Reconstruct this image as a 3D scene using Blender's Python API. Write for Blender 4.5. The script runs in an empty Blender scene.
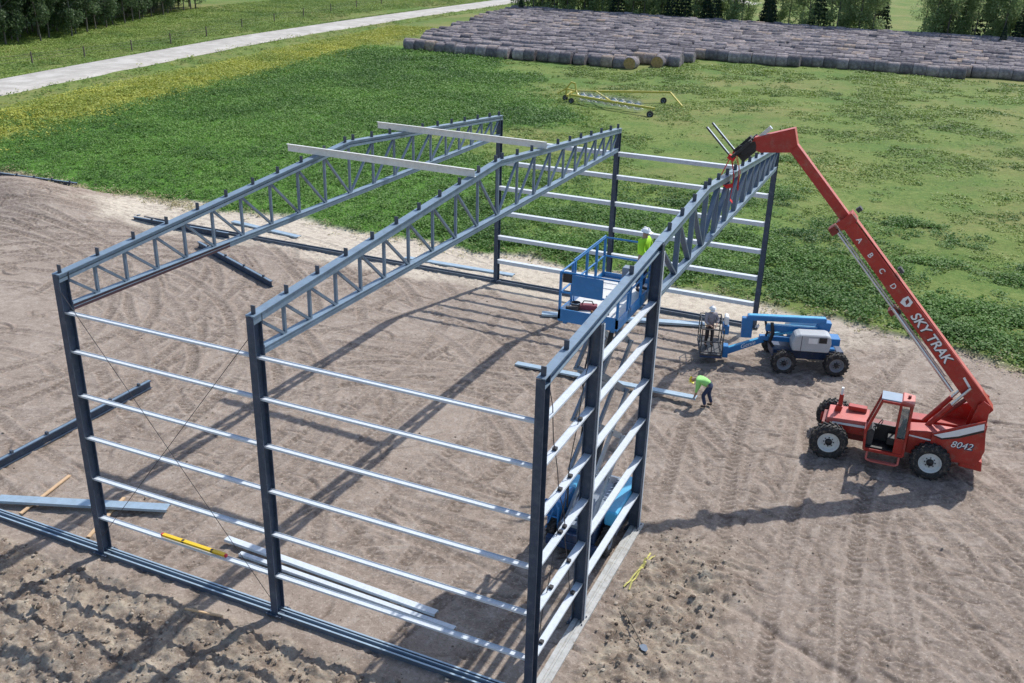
import bpy, bmesh, math, random
import numpy as np
from mathutils import Vector, Matrix
random.seed(7); RNG = np.random.default_rng(7)
sc = bpy.context.scene; col = sc.collection
PI = math.pi
# ------------------------------------------------------------------ helpers
def link(name, me, m=None, parent=None):
    o = bpy.data.objects.new(name, me); col.objects.link(o)
    if m is not None and me is not None:
        for mm in (m if isinstance(m, (list, tuple)) else [m]): me.materials.append(mm)
    if parent: o.parent = parent
    return o
def tag(o, label=None, cat=None, group=None, kind=None):
    if label: o['label'] = label
    if cat: o['category'] = cat
    if group: o['group'] = group
    if kind: o['kind'] = kind
    return o
def empty(name, loc, rz=0, label=None, cat=None, group=None):
    o = bpy.data.objects.new(name, None); col.objects.link(o)
    o.location = loc; o.rotation_euler = (0, 0, rz); o.empty_display_size = .3
    return tag(o, label, cat, group)
def copy_tree(o, parent=None):
    c = o.copy(); col.objects.link(c)
    if parent: c.parent = parent
    for ch in list(o.children): copy_tree(ch, c)
    return c
class MB:
    def __init__(s): s.v = []; s.f = []; s.mi = []; s.sm = []
    def add(s, vs, fs, mi=0, smooth=False):
        b = len(s.v); s.v += [tuple(v) for v in vs]
        for f in fs: s.f.append(tuple(b + i for i in f)); s.mi.append(mi); s.sm.append(smooth)
        return s
    def box(s, x0, x1, y0, y1, z0, z1, mi=0):
        vs = [(x, y, z) for z in (z0, z1) for y in (y0, y1) for x in (x0, x1)]
        return s.add(vs, [(0,2,3,1),(4,5,7,6),(0,1,5,4),(2,6,7,3),(0,4,6,2),(1,3,7,5)], mi)
    def beam(s, a, b, w, h, up=(0,0,1), mi=0):
        a = Vector(a); b = Vector(b); d = (b - a).normalized(); u = Vector(up)
        if abs(d.dot(u)) > .98: u = Vector((0, 1, 0))
        r = d.cross(u).normalized(); u = r.cross(d).normalized()
        vs = [p + r * (sx * w / 2) + u * (sz * h / 2) for p in (a, b) for sz in (-1, 1) for sx in (-1, 1)]
        return s.add(vs, [(0,1,3,2),(4,6,7,5),(0,4,5,1),(2,3,7,6),(0,2,6,4),(1,5,7,3)], mi)
    def profile(s, a, b, pts, up=(0,0,1), mi=0):
        # closed polygon profile pts [(r,u)] swept from a to b
        a = Vector(a); b = Vector(b); d = (b - a).normalized(); u = Vector(up)
        if abs(d.dot(u)) > .98: u = Vector((0, 1, 0))
        r = d.cross(u).normalized(); u = r.cross(d).normalized(); n = len(pts)
        vs = [p + r * x + u * y for p in (a, b) for x, y in pts]
        fs = [(i, (i+1) % n, n + (i+1) % n, n + i) for i in range(n)] + [tuple(range(n-1, -1, -1)), tuple(range(n, 2*n))]
        return s.add(vs, fs, mi)
    def tube(s, a, b, r, n=10, r2=None, mi=0, cap=True):
        a = Vector(a); b = Vector(b); d = (b - a).normalized()
        u = Vector((0,0,1)) if abs(d.z) < .95 else Vector((1,0,0))
        x = d.cross(u).normalized(); y = x.cross(d); r2 = r if r2 is None else r2
        vs = [p + (x * math.cos(t) + y * math.sin(t)) * q for p, q in ((a, r), (b, r2)) for t in [2*PI*i/n for i in range(n)]]
        s.add(vs, [(i, (i+1) % n, n + (i+1) % n, n + i) for i in range(n)], mi, True)
        if cap: s.add(vs[:n], [tuple(range(n-1,-1,-1))], mi); s.add(vs[n:], [tuple(range(n))], mi)
        return s
    def path(s, pts, r, n=8, mi=0):
        for p, q in zip(pts[:-1], pts[1:]): s.tube(p, q, r, n, mi=mi)
        return s
    def lathe(s, c, axis, prof, n=24, mi=0):
        # prof [(radius, offset along axis)]
        c = Vector(c); d = Vector(axis).normalized(); u = Vector((0,0,1)) if abs(d.z) < .9 else Vector((1,0,0))
        x = d.cross(u).normalized(); y = x.cross(d); vs = []
        for r, o in prof:
            for i in range(n):
                t = 2*PI*i/n; vs.append(c + d*o + (x*math.cos(t) + y*math.sin(t))*r)
        fs = []
        for k in range(len(prof)-1):
            for i in range(n): fs.append((k*n+i, k*n+(i+1)%n, (k+1)*n+(i+1)%n, (k+1)*n+i))
        return s.add(vs, fs, mi, True)
    def prism(s, poly, y0, y1, mi=0):
        # polygon in x,z extruded along y
        n = len(poly); vs = [(x, y0, z) for x, z in poly] + [(x, y1, z) for x, z in poly]
        fs = [(i, (i+1)%n, n+(i+1)%n, n+i) for i in range(n)] + [tuple(range(n-1,-1,-1)), tuple(range(n, 2*n))]
        return s.add(vs, fs, mi)
    def build(s, name, m, parent=None, bevel=0):
        me = bpy.data.meshes.new(name); me.from_pydata(s.v, [], s.f)
        me.polygons.foreach_set('material_index', s.mi); me.polygons.foreach_set('use_smooth', s.sm)
        bm = bmesh.new(); bm.from_mesh(me); bmesh.ops.recalc_face_normals(bm, faces=bm.faces)
        if bevel:
            try: bmesh.ops.bevel(bm, geom=[e for e in bm.edges if len(e.link_faces) == 2 and e.calc_face_angle(0) > .5], offset=bevel, segments=1, affect='EDGES')
            except Exception: pass
        bm.to_mesh(me); bm.free(); me.update()
        return link(name, me, m, parent)
def np_mesh(name, V, F, m=None, parent=None, attrs=None, smooth=False):
    me = bpy.data.meshes.new(name); V = np.asarray(V, np.float32); F = np.asarray(F, np.int32); k = F.shape[1]
    me.vertices.add(len(V)); me.vertices.foreach_set('co', V.ravel())
    me.loops.add(F.size); me.loops.foreach_set('vertex_index', F.ravel())
    me.polygons.add(len(F)); me.polygons.foreach_set('loop_start', np.arange(0, F.size, k, dtype=np.int32))
    me.update(calc_edges=True)
    me.polygons.foreach_set('use_smooth', np.full(len(F), smooth))
    for n, (dom, arr) in (attrs or {}).items():
        a = me.attributes.new(n, 'FLOAT', dom); a.data.foreach_set('value', np.asarray(arr, np.float32).ravel())
    return link(name, me, m, parent)
# ------------------------------------------------------------------ materials
class NT:
    def __init__(s, name):
        s.m = bpy.data.materials.new(name); s.m.use_nodes = True; s.t = s.m.node_tree; s.n = s.t.nodes
        s.b = s.n['Principled BSDF']
    def node(s, typ, **k):
        n = s.n.new(typ)
        for a, v in k.items():
            if a in n.inputs.keys(): n.inputs[a].default_value = v
            else: setattr(n, a, v)
        return n
    def l(s, a, b): s.t.links.new(a, b)
    def noise(s, scale, detail=4, rough=.55, vec=None, dist=0):
        n = s.node('ShaderNodeTexNoise'); n.inputs['Scale'].default_value = scale; n.inputs['Detail'].default_value = detail
        n.inputs['Roughness'].default_value = rough; n.inputs['Distortion'].default_value = dist
        s.l(vec if vec is not None else s.obj(), n.inputs['Vector']); return n.outputs['Fac']
    def obj(s):
        if not hasattr(s, '_o'): s._o = s.node('ShaderNodeTexCoord').outputs['Object']
        return s._o
    def ramp(s, fac, stops):
        r = s.node('ShaderNodeValToRGB'); e = r.color_ramp.elements
        while len(e) < len(stops): e.new(.5)
        for x, (p, c) in zip(e, stops): x.position = p; x.color = (*c, 1) if len(c) == 3 else c
        s.l(fac, r.inputs['Fac']); return r.outputs['Color']
    def mix(s, fac, a, b, mode='MIX'):
        n = s.node('ShaderNodeMix', data_type='RGBA', blend_type=mode)
        for i, v in ((0, fac), (6, a), (7, b)):
            if isinstance(v, (int, float)): n.inputs[i].default_value = v
            elif isinstance(v, tuple): n.inputs[i].default_value = (*v, 1)
            else: s.l(v, n.inputs[i])
        return n.outputs[2]
    def math(s, op, a, b=0.0, clamp=False):
        n = s.node('ShaderNodeMath', operation=op, use_clamp=clamp)
        for i, v in ((0, a), (1, b)):
            if isinstance(v, (int, float)): n.inputs[i].default_value = v
            else: s.l(v, n.inputs[i])
        return n.outputs[0]
    def attr(s, name, out='Fac'): return s.node('ShaderNodeAttribute', attribute_name=name).outputs[out]
    def smooth(s, v, a, b):
        n = s.node('ShaderNodeMapRange', interpolation_type='SMOOTHSTEP'); s.l(v, n.inputs['Value'])
        n.inputs['From Min'].default_value = a; n.inputs['From Max'].default_value = b; return n.outputs[0]
    def bump(s, h, strength=.5, dist=.02):
        n = s.node('ShaderNodeBump'); n.inputs['Strength'].default_value = strength; n.inputs['Distance'].default_value = dist
        s.l(h, n.inputs['Height']); s.l(n.outputs[0], s.b.inputs['Normal']); return n
def paint(name, c, rough=.45, metal=0, var=.25, dirt=None, scale=3, dirtamt=.5, spec=.5):
    t = NT(name); b = t.b; b.inputs['Roughness'].default_value = rough; b.inputs['Metallic'].default_value = metal
    b.inputs['Specular IOR Level'].default_value = spec
    n = t.noise(scale, 6, .65); lo = tuple(x*(1-var) for x in c); hi = tuple(min(1, x*(1+var)) for x in c)
    cc = t.ramp(n, [(.3, lo), (.7, hi)])
    if dirt:
        n2 = t.noise(scale*2.3, 8, .7); cc = t.mix(t.math('MULTIPLY', t.smooth(n2, .48, .72), dirtamt), cc, dirt)
    t.l(cc, b.inputs['Base Color'])
    t.l(t.ramp(t.noise(scale*5, 3), [(.3, (rough*.8,)*3), (.7, (min(1, rough*1.25),)*3)]), b.inputs['Roughness'])
    return t.m
DUST = (.26, .2, .155)
M = {}
M['col'] = paint('column_steel', (.034, .054, .09), .5, .0, .2, (.16, .18, .21), 2, .35)
M['truss'] = paint('truss_steel', (.18, .25, .32), .42, .1, .15, (.12, .14, .17), 2, .5)
M['web'] = paint('web_shade_steel', (.1, .14, .195), .5, .05, .15, (.16, .19, .22), 2, .4)  # darker copy of the web steel; shade on end truss members painted in
M['webl'] = paint('light_web_steel', (.14, .19, .25), .5, .05, .15, (.16, .19, .22), 2, .4)
M['maroon'] = paint('primer_steel', (.07, .035, .045), .6, 0, .2)
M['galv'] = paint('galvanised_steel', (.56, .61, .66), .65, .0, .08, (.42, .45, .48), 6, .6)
M['galvblue'] = paint('galvanised_steel_weathered', (.34, .44, .52), .42, .3, .12, (.3, .36, .4), 5, .6)
M['galvtan'] = paint('purlin_steel', (.7, .7, .66), .5, .1, .1, (.5, .5, .46), 5, .5)
M['sill'] = paint('base_channel_steel', (.09, .115, .15), .5, .1, .2, (.2, .18, .16), 1.5, .5)
M['concrete'] = paint('sill_concrete', (.42, .42, .4), .85, 0, .2, (.25, .21, .17), 3, .8)
M['clip'] = paint('clip_steel', (.06, .075, .1), .5, 0, .2)
M['cable'] = paint('cable_steel', (.05, .05, .055), .5, .4, .2)
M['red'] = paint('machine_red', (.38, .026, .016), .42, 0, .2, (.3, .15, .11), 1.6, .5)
M['redpale'] = paint('pale_red', (.52, .12, .1), .5, 0, .15, (.5, .25, .2), 2, .4)  # paler red for decks, top strips, cab roof and step
M['dkred'] = paint('dark_red', (.2, .02, .015), .5, 0, .2, (.2, .1, .08), 3, .3)
M['blue'] = paint('lift_blue', (.02, .17, .42), .35, 0, .12, (.1, .2, .36), 2.5, .35)
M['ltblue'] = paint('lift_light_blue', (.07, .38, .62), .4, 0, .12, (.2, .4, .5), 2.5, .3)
M['dkblue'] = paint('dark_blue', (.012, .035, .09), .5, 0, .2, DUST, 3, .2)
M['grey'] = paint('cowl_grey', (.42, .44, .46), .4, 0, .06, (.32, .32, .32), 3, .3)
M['dkgrey'] = paint('dark_grey_metal', (.05, .052, .056), .5, .2, .2, DUST, 3, .15)
M['silver'] = paint('silver_metal', (.6, .62, .64), .3, .8, .1)
M['arm'] = paint('scissor_arm_grey', (.22, .26, .31), .4, .3, .15, (.1, .12, .14), 2.5, .4)
M['black'] = paint('black_parts', (.015, .015, .017), .5, 0, .2, DUST, 3, .12)
M['white'] = paint('white_paint', (.78, .78, .78), .4, 0, .04, (.6, .56, .5), 3, .3)
M['yellow'] = paint('yellow_paint', (.5, .43, .07), .45, 0, .12, (.4, .3, .08), 3, .4)
M['yellowlevel'] = paint('level_yellow', (.8, .5, .02), .4, 0, .04)
M['levelred'] = paint('level_red_cap', (.55, .02, .04), .45)
M['strapy'] = paint('yellow_webbing', (.5, .46, .14), .8, 0, .15)
M['strapr'] = paint('red_webbing', (.6, .02, .02), .7, 0, .12)
M['rubber'] = paint('tyre_rubber', (.022, .022, .023), .8, 0, .3, DUST, 4, .6)
M['rim'] = paint('pale_rim', (.66, .66, .64), .5, 0, .06, DUST, 5, .4)
M['rimgrey'] = paint('grey_rim', (.22, .24, .27), .5, .1, .1, DUST, 5, .5)
M['wood'] = paint('lumber', (.56, .38, .22), .75, 0, .15, (.35, .24, .15), 6, .4)
M['post'] = paint('weathered_post', (.16, .13, .1), .9, 0, .3)
M['deck'] = paint('aluminium_deck', (.62, .62, .6), .5, .1, .08, (.4, .36, .32), 3, .7)
M['skin'] = paint('skin', (.42, .25, .18), .55, 0, .06)
M['hiviz'] = paint('hi_viz_lime', (.42, .8, .03), .75, 0, .06)
M['green'] = paint('lime_green_shirt', (.32, .68, .2), .8, 0, .1)
M['navy'] = paint('navy_work_trousers', (.025, .04, .09), .85, 0, .2)
M['plaid'] = paint('grey_shirt', (.3, .28, .3), .85, 0, .3, (.14, .08, .1), 18, .8)
M['dkcloth'] = paint('dark_overalls', (.03, .025, .028), .85, 0, .2)
M['boot'] = paint('brown_boots', (.06, .04, .03), .8)
M['hat'] = paint('white_hard_hat', (.85, .85, .84), .3, 0, .02)
M['haty'] = paint('yellow_hard_hat', (.75, .7, .02), .35, 0, .03)
M['tan'] = paint('leather_tan', (.24, .12, .05), .8, 0, .2)
M['strred'] = paint('tool_red', (.2, .03, .05), .6)
def glass():
    t = NT('cab_glass'); b = t.b; b.inputs['Base Color'].default_value = (.12, .17, .18, 1); b.inputs['Roughness'].default_value = .06
    b.inputs['Alpha'].default_value = .5; t.m.blend_method = 'BLEND' if hasattr(t.m, 'blend_method') else None
    return t.m
M['glass'] = glass()
M['roofg'] = paint('tinted_roof_panel', (.33, .4, .47), .2, 0, .1)
def leafmat(name, c1, c2, trans=.25):
    t = NT(name); b = t.b; b.inputs['Roughness'].default_value = .6; b.inputs['Specular IOR Level'].default_value = .25
    cc = t.ramp(t.attr('tint'), [(0, c1), (1, c2)]); t.l(cc, b.inputs['Base Color'])
    tr = t.node('ShaderNodeBsdfTranslucent'); t.l(cc, tr.inputs['Color'])
    mx = t.node('ShaderNodeMixShader'); mx.inputs[0].default_value = trans
    t.l(b.outputs[0], mx.inputs[1]); t.l(tr.outputs[0], mx.inputs[2]); t.l(mx.outputs[0], t.n['Material Output'].inputs['Surface'])
    return t.m
M['alfalfa'] = leafmat('alfalfa_leaves', (.07, .155, .03), (.165, .30, .06))
M['weed'] = leafmat('weed_leaves', (.045, .12, .02), (.14, .27, .05))
M['fieldgrass'] = leafmat('field_grass', (.11, .19, .035), (.27, .36, .08))
M['drygrass'] = leafmat('dry_grass', (.3, .26, .13), (.52, .48, .28))
M['yellowplant'] = leafmat('yellow_bloom', (.22, .29, .05), (.44, .45, .08))
M['poplar'] = leafmat('poplar_leaves', (.12, .2, .075), (.46, .56, .28), .5)
M['aspen'] = leafmat('aspen_leaves', (.045, .08, .04), (.15, .22, .1), .38)
M['spruce'] = leafmat('spruce_needles', (.012, .03, .018), (.03, .06, .035), .1)
M['bark'] = paint('bark', (.12, .11, .095), .9, 0, .35, (.05, .045, .04), 4, .7)
# ------------------------------------------------------------------ noise & ground height
def hsh(ix, iy, seed):
    n = (ix.astype(np.int64) * 374761393 + iy.astype(np.int64) * 668265263 + seed * 2246822519) & 0xffffffff
    n = ((n ^ (n >> 13)) * 1274126177) & 0xffffffff
    return ((n ^ (n >> 16)) & 0xffff) / 65535.0
def vn(x, y, scale, seed=0):
    x = x * scale; y = y * scale; ix = np.floor(x); iy = np.floor(y); fx = x - ix; fy = y - iy
    fx = fx*fx*(3-2*fx); fy = fy*fy*(3-2*fy)
    a = hsh(ix, iy, seed); b = hsh(ix+1, iy, seed); c = hsh(ix, iy+1, seed); d = hsh(ix+1, iy+1, seed)
    return (a*(1-fx)+b*fx)*(1-fy) + (c*(1-fx)+d*fx)*fy
def fbm(x, y, scale, oct=4, seed=0, gain=.5):
    s = 0; a = 1; tot = 0
    for k in range(oct):
        s = s + a*vn(x + 17.3*k, y - 9.1*k, scale * 2**k, seed + k); tot += a; a *= gain
    return s / tot
def sst(v, a, b):
    t = np.clip((v - a) / (b - a), 0, 1); return t*t*(3-2*t)
EX = [-200, -60, -38.8, -30.4, -25.8, -21.5, -15.6, -8.1, -4.8, 1.6, 12.1, 15.7, 22.6, 32, 60, 200]
EY = [70, 34, 29.1, 28.6, 28.8, 29.1, 29.9, 29.1, 29.2, 29.6, 28.7, 28.1, 26.4, 23.5, 17, 0]
def edge_y(x): return np.interp(x, EX, EY)
def dirtmask(x, y):
    e = edge_y(x) + (fbm(x, y, .35, 4, 3) - .5) * 2.6
    return sst(e - y, -.35, .35)
RX = [-30, -52, -64, -68.9, -72.2, -77.6, -80.8, -83, -85, -88]
RY = [-60, -10, 30, 54.5, 72, 105, 148, 200, 260, 900]
def road_x(y): return np.interp(y, RY, RX)
def arcs():
    L = []
    r = random.Random(5)
    # (cx, cy, R, a0, a1): sweeps of machine tracks in the yard
    for k in range(44):
        R_ = r.choice([6, 9, 13, 18, 28, 45]) * r.uniform(.8, 1.2); a = r.uniform(0, 2*PI)
        mx, my = r.uniform(-14, 25), r.uniform(1, 24); L.append((mx + R_*math.cos(a), my + R_*math.sin(a), R_, a + PI - r.uniform(.25, 12/R_), a + PI + r.uniform(.25, 12/R_), r.uniform(.6, 1)))
    for k in range(30):   # outside right of the frame, long nearly parallel passes
        R_ = r.uniform(30, 120); mx, my = r.uniform(15, 27), r.uniform(0, 14); a = r.choice([r.uniform(-.25, .25), r.uniform(.5, .9), r.uniform(1.2, 1.5)]) + r.choice([0, PI])
        L.append((mx + R_*math.cos(a), my + R_*math.sin(a), R_, a + PI - 14/R_, a + PI + 14/R_, r.uniform(.6, 1)))
    for k in range(30):   # far left sweeps round the mound
        R_ = r.uniform(6, 24); a = r.uniform(.2, 2.6)
        L.append((-20 + r.uniform(-7, 8), 8 + r.uniform(-5, 6), R_, a - .7, a + 1.0, .9))
    return L
ARCS = arcs()
def base_h(x, y):
    d = dirtmask(x, y)
    h = (fbm(x, y, .12, 3, 11) - .5) * .16
    # outside the front base channel and the end wall the soil is loose and heaped
    outf = sst(-y, .25, 1.2) * sst(12.6 - x, -2.5, .3) ; oute = sst(x, 12.8, 13.6) * sst(17.2 - x, 0, 2.2) * sst(9.5 - y, 0, 3.5)
    loose = np.clip(outf + oute, 0, 1)
    inside = sst(x, -30, -28) * sst(12.5 - x, -.2, .5) * sst(y, .0, .6) * sst(25.5 - y, 0, 1)
    h = h * (1 - .6*inside)
    h = h + loose * ((fbm(x, y, .9, 4, 21) - .42) * .42 + (np.abs(fbm(x, y, 2.6, 5, 25, .62) - .5)) * .48 - .05) - .09*sst(x, 14, 15)*sst(25 - x, 0, 3)*np.exp(-((y - 5.6 + (x - 15.5)*.42 + (fbm(x, y, .6, 3, 77) - .5)*.8)/.16)**2)
    # low spoil bank beside the field, upper left
    bank = np.exp(-(((x + 30.5) / 5.2)**2 + ((y - 23.6) / 3.3)**2)) * 1.6
    bank = bank + np.exp(-(((x + 39) / 6)**2 + ((y - 20) / 6)**2)) * 1.0
    h = h + bank * d
    h = h - .05 * np.exp(-((y - edge_y(x)) / 1.2)**2)
    # far roll of the fields
    h = h + (fbm(x, y, .012, 3, 31) - .5) * 1.6 * sst(y, 34, 80) + .25 * (1 - d) * fbm(x, y, .5, 3, 37)
    rd = np.abs(x - road_x(y)); h = h * sst(rd, 3.6, 9) - .55 * np.exp(-((rd - 6.5)/1.8)**2) * sst(y, 10, 40)
    return h, d, loose
def full_h(x, y):
    h, d, loose = base_h(x, y)
    comp = d * (1 - loose)
    h = h + d * (fbm(x, y, 3.2, 3, 41) - .5) * .025 + loose * (np.abs(fbm(x, y, 5, 3, 51, .65) - .5)) * .26
    damp_shade = np.zeros_like(x); trk = np.zeros_like(x); cov = np.zeros_like(x); rut_c = np.zeros_like(x)
    for (cx, cy, R_, a0, a1, s) in ARCS:
        dx = x - cx; dy = y - cy; r = np.hypot(dx, dy)
        near = np.abs(r - R_) < 1.7
        if not near.any(): continue
        ii = np.nonzero(near); rr = r[ii]; an = np.arctan2(dy[ii], dx[ii]); am = (a0 + a1) / 2
        dd = np.abs((an - am + PI) % (2*PI) - PI); half = (a1 - a0) / 2
        g = sst(half - dd, 0, .6 / R_)
        arc = ((an - am + PI) % (2*PI) - PI) * R_
        for off in (-.95, .95):
            q = rr - R_ - off; w = .21
            inside = (np.abs(q) < w).astype(float)
            rut = -.030 * np.exp(-(q / w)**4) + .030 * np.exp(-((np.abs(q) - w*1.4) / .08)**2)
            saw = ((arc + np.abs(q)*.8) / .27) % 1.0
            lug = .048 * s * (saw**1.5) * inside
            a = g * sst(w*1.9 - np.abs(q), 0, .1)      # a later pass wipes out what lies under it
            patch = .5 + .5*sst(vn(x[ii], y[ii], .45, int(cx*7) % 97), .25, .6)
            trk[ii] = trk[ii]*(1 - a*.85) + (rut + lug) * a * patch
            damp_shade[ii] = damp_shade[ii]*(1 - a*.7) + a * inside * s * patch * (.55 + .45*(saw < .45))  # damp churned soil, plus dark dashes painting the shadows between tread lugs
            rut_c[ii] = rut_c[ii]*(1 - a) + a * np.exp(-((np.abs(q) - w*1.4) / .1)**2)
    h = h + trk * comp
    return h, d, loose, damp_shade * comp
def axis(a, b, fine, lo, hi, g=1.045, mx=6.0):
    core = list(np.arange(a, b + fine, fine)); s = fine; p = core[-1]; up = []
    while p < hi: s = min(s*g, mx); p += s; up.append(p)
    s = fine; p = core[0]; dn = []
    while p > lo: s = min(s*g, mx); p -= s; dn.append(p)
    return np.array(dn[::-1] + core + up)
gx = axis(-33, 27, .062, -900, 900, 1.06); gy = axis(-6, 29.5, .060, -120, 1500, 1.055)
X, Y = np.meshgrid(gx, gy); H, D, LO, DAMP_SHADE = full_h(X, Y)
def gouges():
    g = np.random.default_rng(19)
    for k in range(1500):
        cx, cy = (g.uniform(-30, 26), g.uniform(.5, 27)) if k % 3 else (g.uniform(12, 26), g.uniform(-5, 22)); a = g.normal(.3, .5) if g.random() < .6 else g.uniform(0, PI)
        L_, w_, dp = g.uniform(.12, .65), g.uniform(.03, .075), g.uniform(.02, .055); cv = g.uniform(-.8, .8); m_ = L_ + .3
        i0, i1 = np.searchsorted(gx, [cx - m_, cx + m_]); j0, j1 = np.searchsorted(gy, [cy - m_, cy + m_])
        if i1 <= i0 or j1 <= j0: continue
        xs, ys = X[j0:j1, i0:i1] - cx, Y[j0:j1, i0:i1] - cy
        u = xs*math.cos(a) + ys*math.sin(a); v = -xs*math.sin(a) + ys*math.cos(a) + cv*u*u
        e = np.exp(-(np.abs(u)/L_)**4); f_ = D[j0:j1, i0:i1]*e
        H[j0:j1, i0:i1] += f_*(-dp*np.exp(-(v/w_)**2) + dp*.8*np.exp(-((v + w_*1.7)/(w_*.9))**2))
        DAMP_SHADE[j0:j1, i0:i1] = np.maximum(DAMP_SHADE[j0:j1, i0:i1], f_*np.exp(-(v/w_)**2)*.9)  # groove bottoms get the same dark tone
gouges()
nx, ny = len(gx), len(gy)
print('ground grid', nx, ny, nx*ny)
idx = np.arange(nx*ny).reshape(ny, nx)
F = np.stack([idx[:-1,:-1], idx[:-1,1:], idx[1:,1:], idx[1:,:-1]], -1).reshape(-1, 4)
rdist = X - road_x(Y)
lush = sst((fbm(X, Y, .07, 4, 61) - .5)*26 + (-19 - (Y - 67)*.41) - X, -3, 3) * sst(rdist, 16, 20)
lush *= sst(112 - Y, -4, 6)
lush = np.maximum(lush, .75*sst(fbm(X, Y, .09, 3, 63), .42, .6) * sst(13 - X, -3, 6) * sst(46 - Y, -3, 6))
bloom = np.exp(-((rdist - 13.5) / 4.2)**4) * sst(Y, 10, 30) * sst(125 - Y, -10, 25)
pale = sst(Y + (fbm(X, Y, .5, 4, 71) - .5)*3, 23.3, 25.2) * sst(17 - X, -6, 6) * sst(X, -28, -25.5)
pale = np.maximum(pale, .8*np.exp(-(((X + 30) / 6)**2 + ((Y - 13) / 1.6)**2)))
def ground_mat():
    t = NT('ground_soil_and_turf'); b = t.b; b.inputs['Roughness'].default_value = .95; b.inputs['Specular IOR Level'].default_value = .15
    o = t.obj(); at = lambda n: t.attr(n)
    n1 = t.noise(.35, 6, .62); n2 = t.noise(3.0, 8, .7); n3 = t.noise(12, 5, .75); n0 = t.noise(.06, 3, .5)
    dirt = t.ramp(n1, [(.3, (.23, .18, .145)), (.5, (.33, .268, .222)), (.7, (.43, .36, .302))])
    dirt = t.mix(.5, dirt, t.ramp(n2, [(.3, (.19, .145, .115)), (.52, (.32, .26, .215)), (.75, (.46, .39, .33))]))
    st_ = t.noise(1.1, 7, .7, dist=2.2); dirt = t.mix(t.math('MULTIPLY', t.smooth(st_, .5, .62), .45), dirt, (.45, .385, .33)); dirt = t.mix(t.math('MULTIPLY', t.smooth(t.noise(.8, 8, .75, dist=1.6), .55, .66), .55), dirt, (.18, .14, .112))
    dirt = t.mix(t.math('MULTIPLY', at('damp_shade'), .8), dirt, t.ramp(n2, [(.4, (.12, .092, .073)), (.66, (.25, .2, .165))]))  # darkens tracks: damp soil and painted lug shadow together
    lo = t.ramp(t.noise(1.3, 8, .72), [(.32, (.1, .07, .05)), (.42, (.19, .145, .108)), (.5, (.29, .235, .18)), (.6, (.41, .35, .27)), (.7, (.54, .48, .38))])
    dirt = t.mix(t.math('MULTIPLY', at('loose'), .8), dirt, lo)
    dirt = t.mix(t.math('MULTIPLY', at('pale'), t.smooth(n2, .2, .6)), dirt, (.6, .53, .43))
    dirt = t.mix(t.math('MULTIPLY', t.smooth(n3, .55, .64), .6), dirt, (.5, .43, .365)); n4 = t.noise(15.5, 5, .78); dirt = t.mix(t.math('MULTIPLY', t.smooth(n4, .55, .63), .6), dirt, (.13, .095, .07))
    g1 = t.ramp(n2, [(.32, (.075, .125, .028)), (.5, (.135, .19, .046)), (.68, (.215, .25, .078))])
    g1 = t.mix(t.smooth(t.noise(.12, 5, .6), .42, .62), g1, t.ramp(n2, [(.35, (.06, .12, .026)), (.7, (.13, .21, .046))]))
    g1 = t.mix(t.math('MULTIPLY', t.smooth(t.noise(7, 5, .75), .5, .66), .5), g1, (.27, .31, .1)); g1 = t.mix(t.math('MULTIPLY', t.smooth(t.noise(.045, 6, .7), .45, .62), .6), g1, (.25, .225, .09)); g1 = t.mix(t.smooth(t.noise(.3, 6, .7), .66, .74), g1, (.36, .31, .2))
    lu = t.ramp(n2, [(.3, (.06, .145, .022)), (.7, (.12, .26, .04))])
    g = t.mix(at('lush'), g1, lu)
    bl = t.ramp(t.noise(.5, 8, .75), [(.35, (.2, .26, .05)), (.5, (.34, .35, .06)), (.7, (.45, .42, .08))])
    g = t.mix(t.math('MULTIPLY', at('bloom'), .85), g, bl)
    t.l(t.mix(at('dirt'), g, dirt), b.inputs['Base Color'])
    hh = t.math('ADD', t.math('MULTIPLY', t.noise(16, 6, .8), .8), t.math('MULTIPLY', t.noise(48, 3, .7), .6))
    t.bump(hh, 1.0, .03)
    return t.m
ground = np_mesh('ground', np.stack([X, Y, H], -1).reshape(-1, 3), F, ground_mat(),
    attrs=dict(dirt=('POINT', D), loose=('POINT', LO), damp_shade=('POINT', DAMP_SHADE), lush=('POINT', lush), bloom=('POINT', bloom), pale=('POINT', pale)), smooth=True)
tag(ground, kind='structure')
def gh(x, y):
    x = np.atleast_1d(np.asarray(x, float)); y = np.atleast_1d(np.asarray(y, float)); h, d, lo = base_h(x, y); return h
def gz(x, y): return float(gh(x, y)[0])
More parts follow.
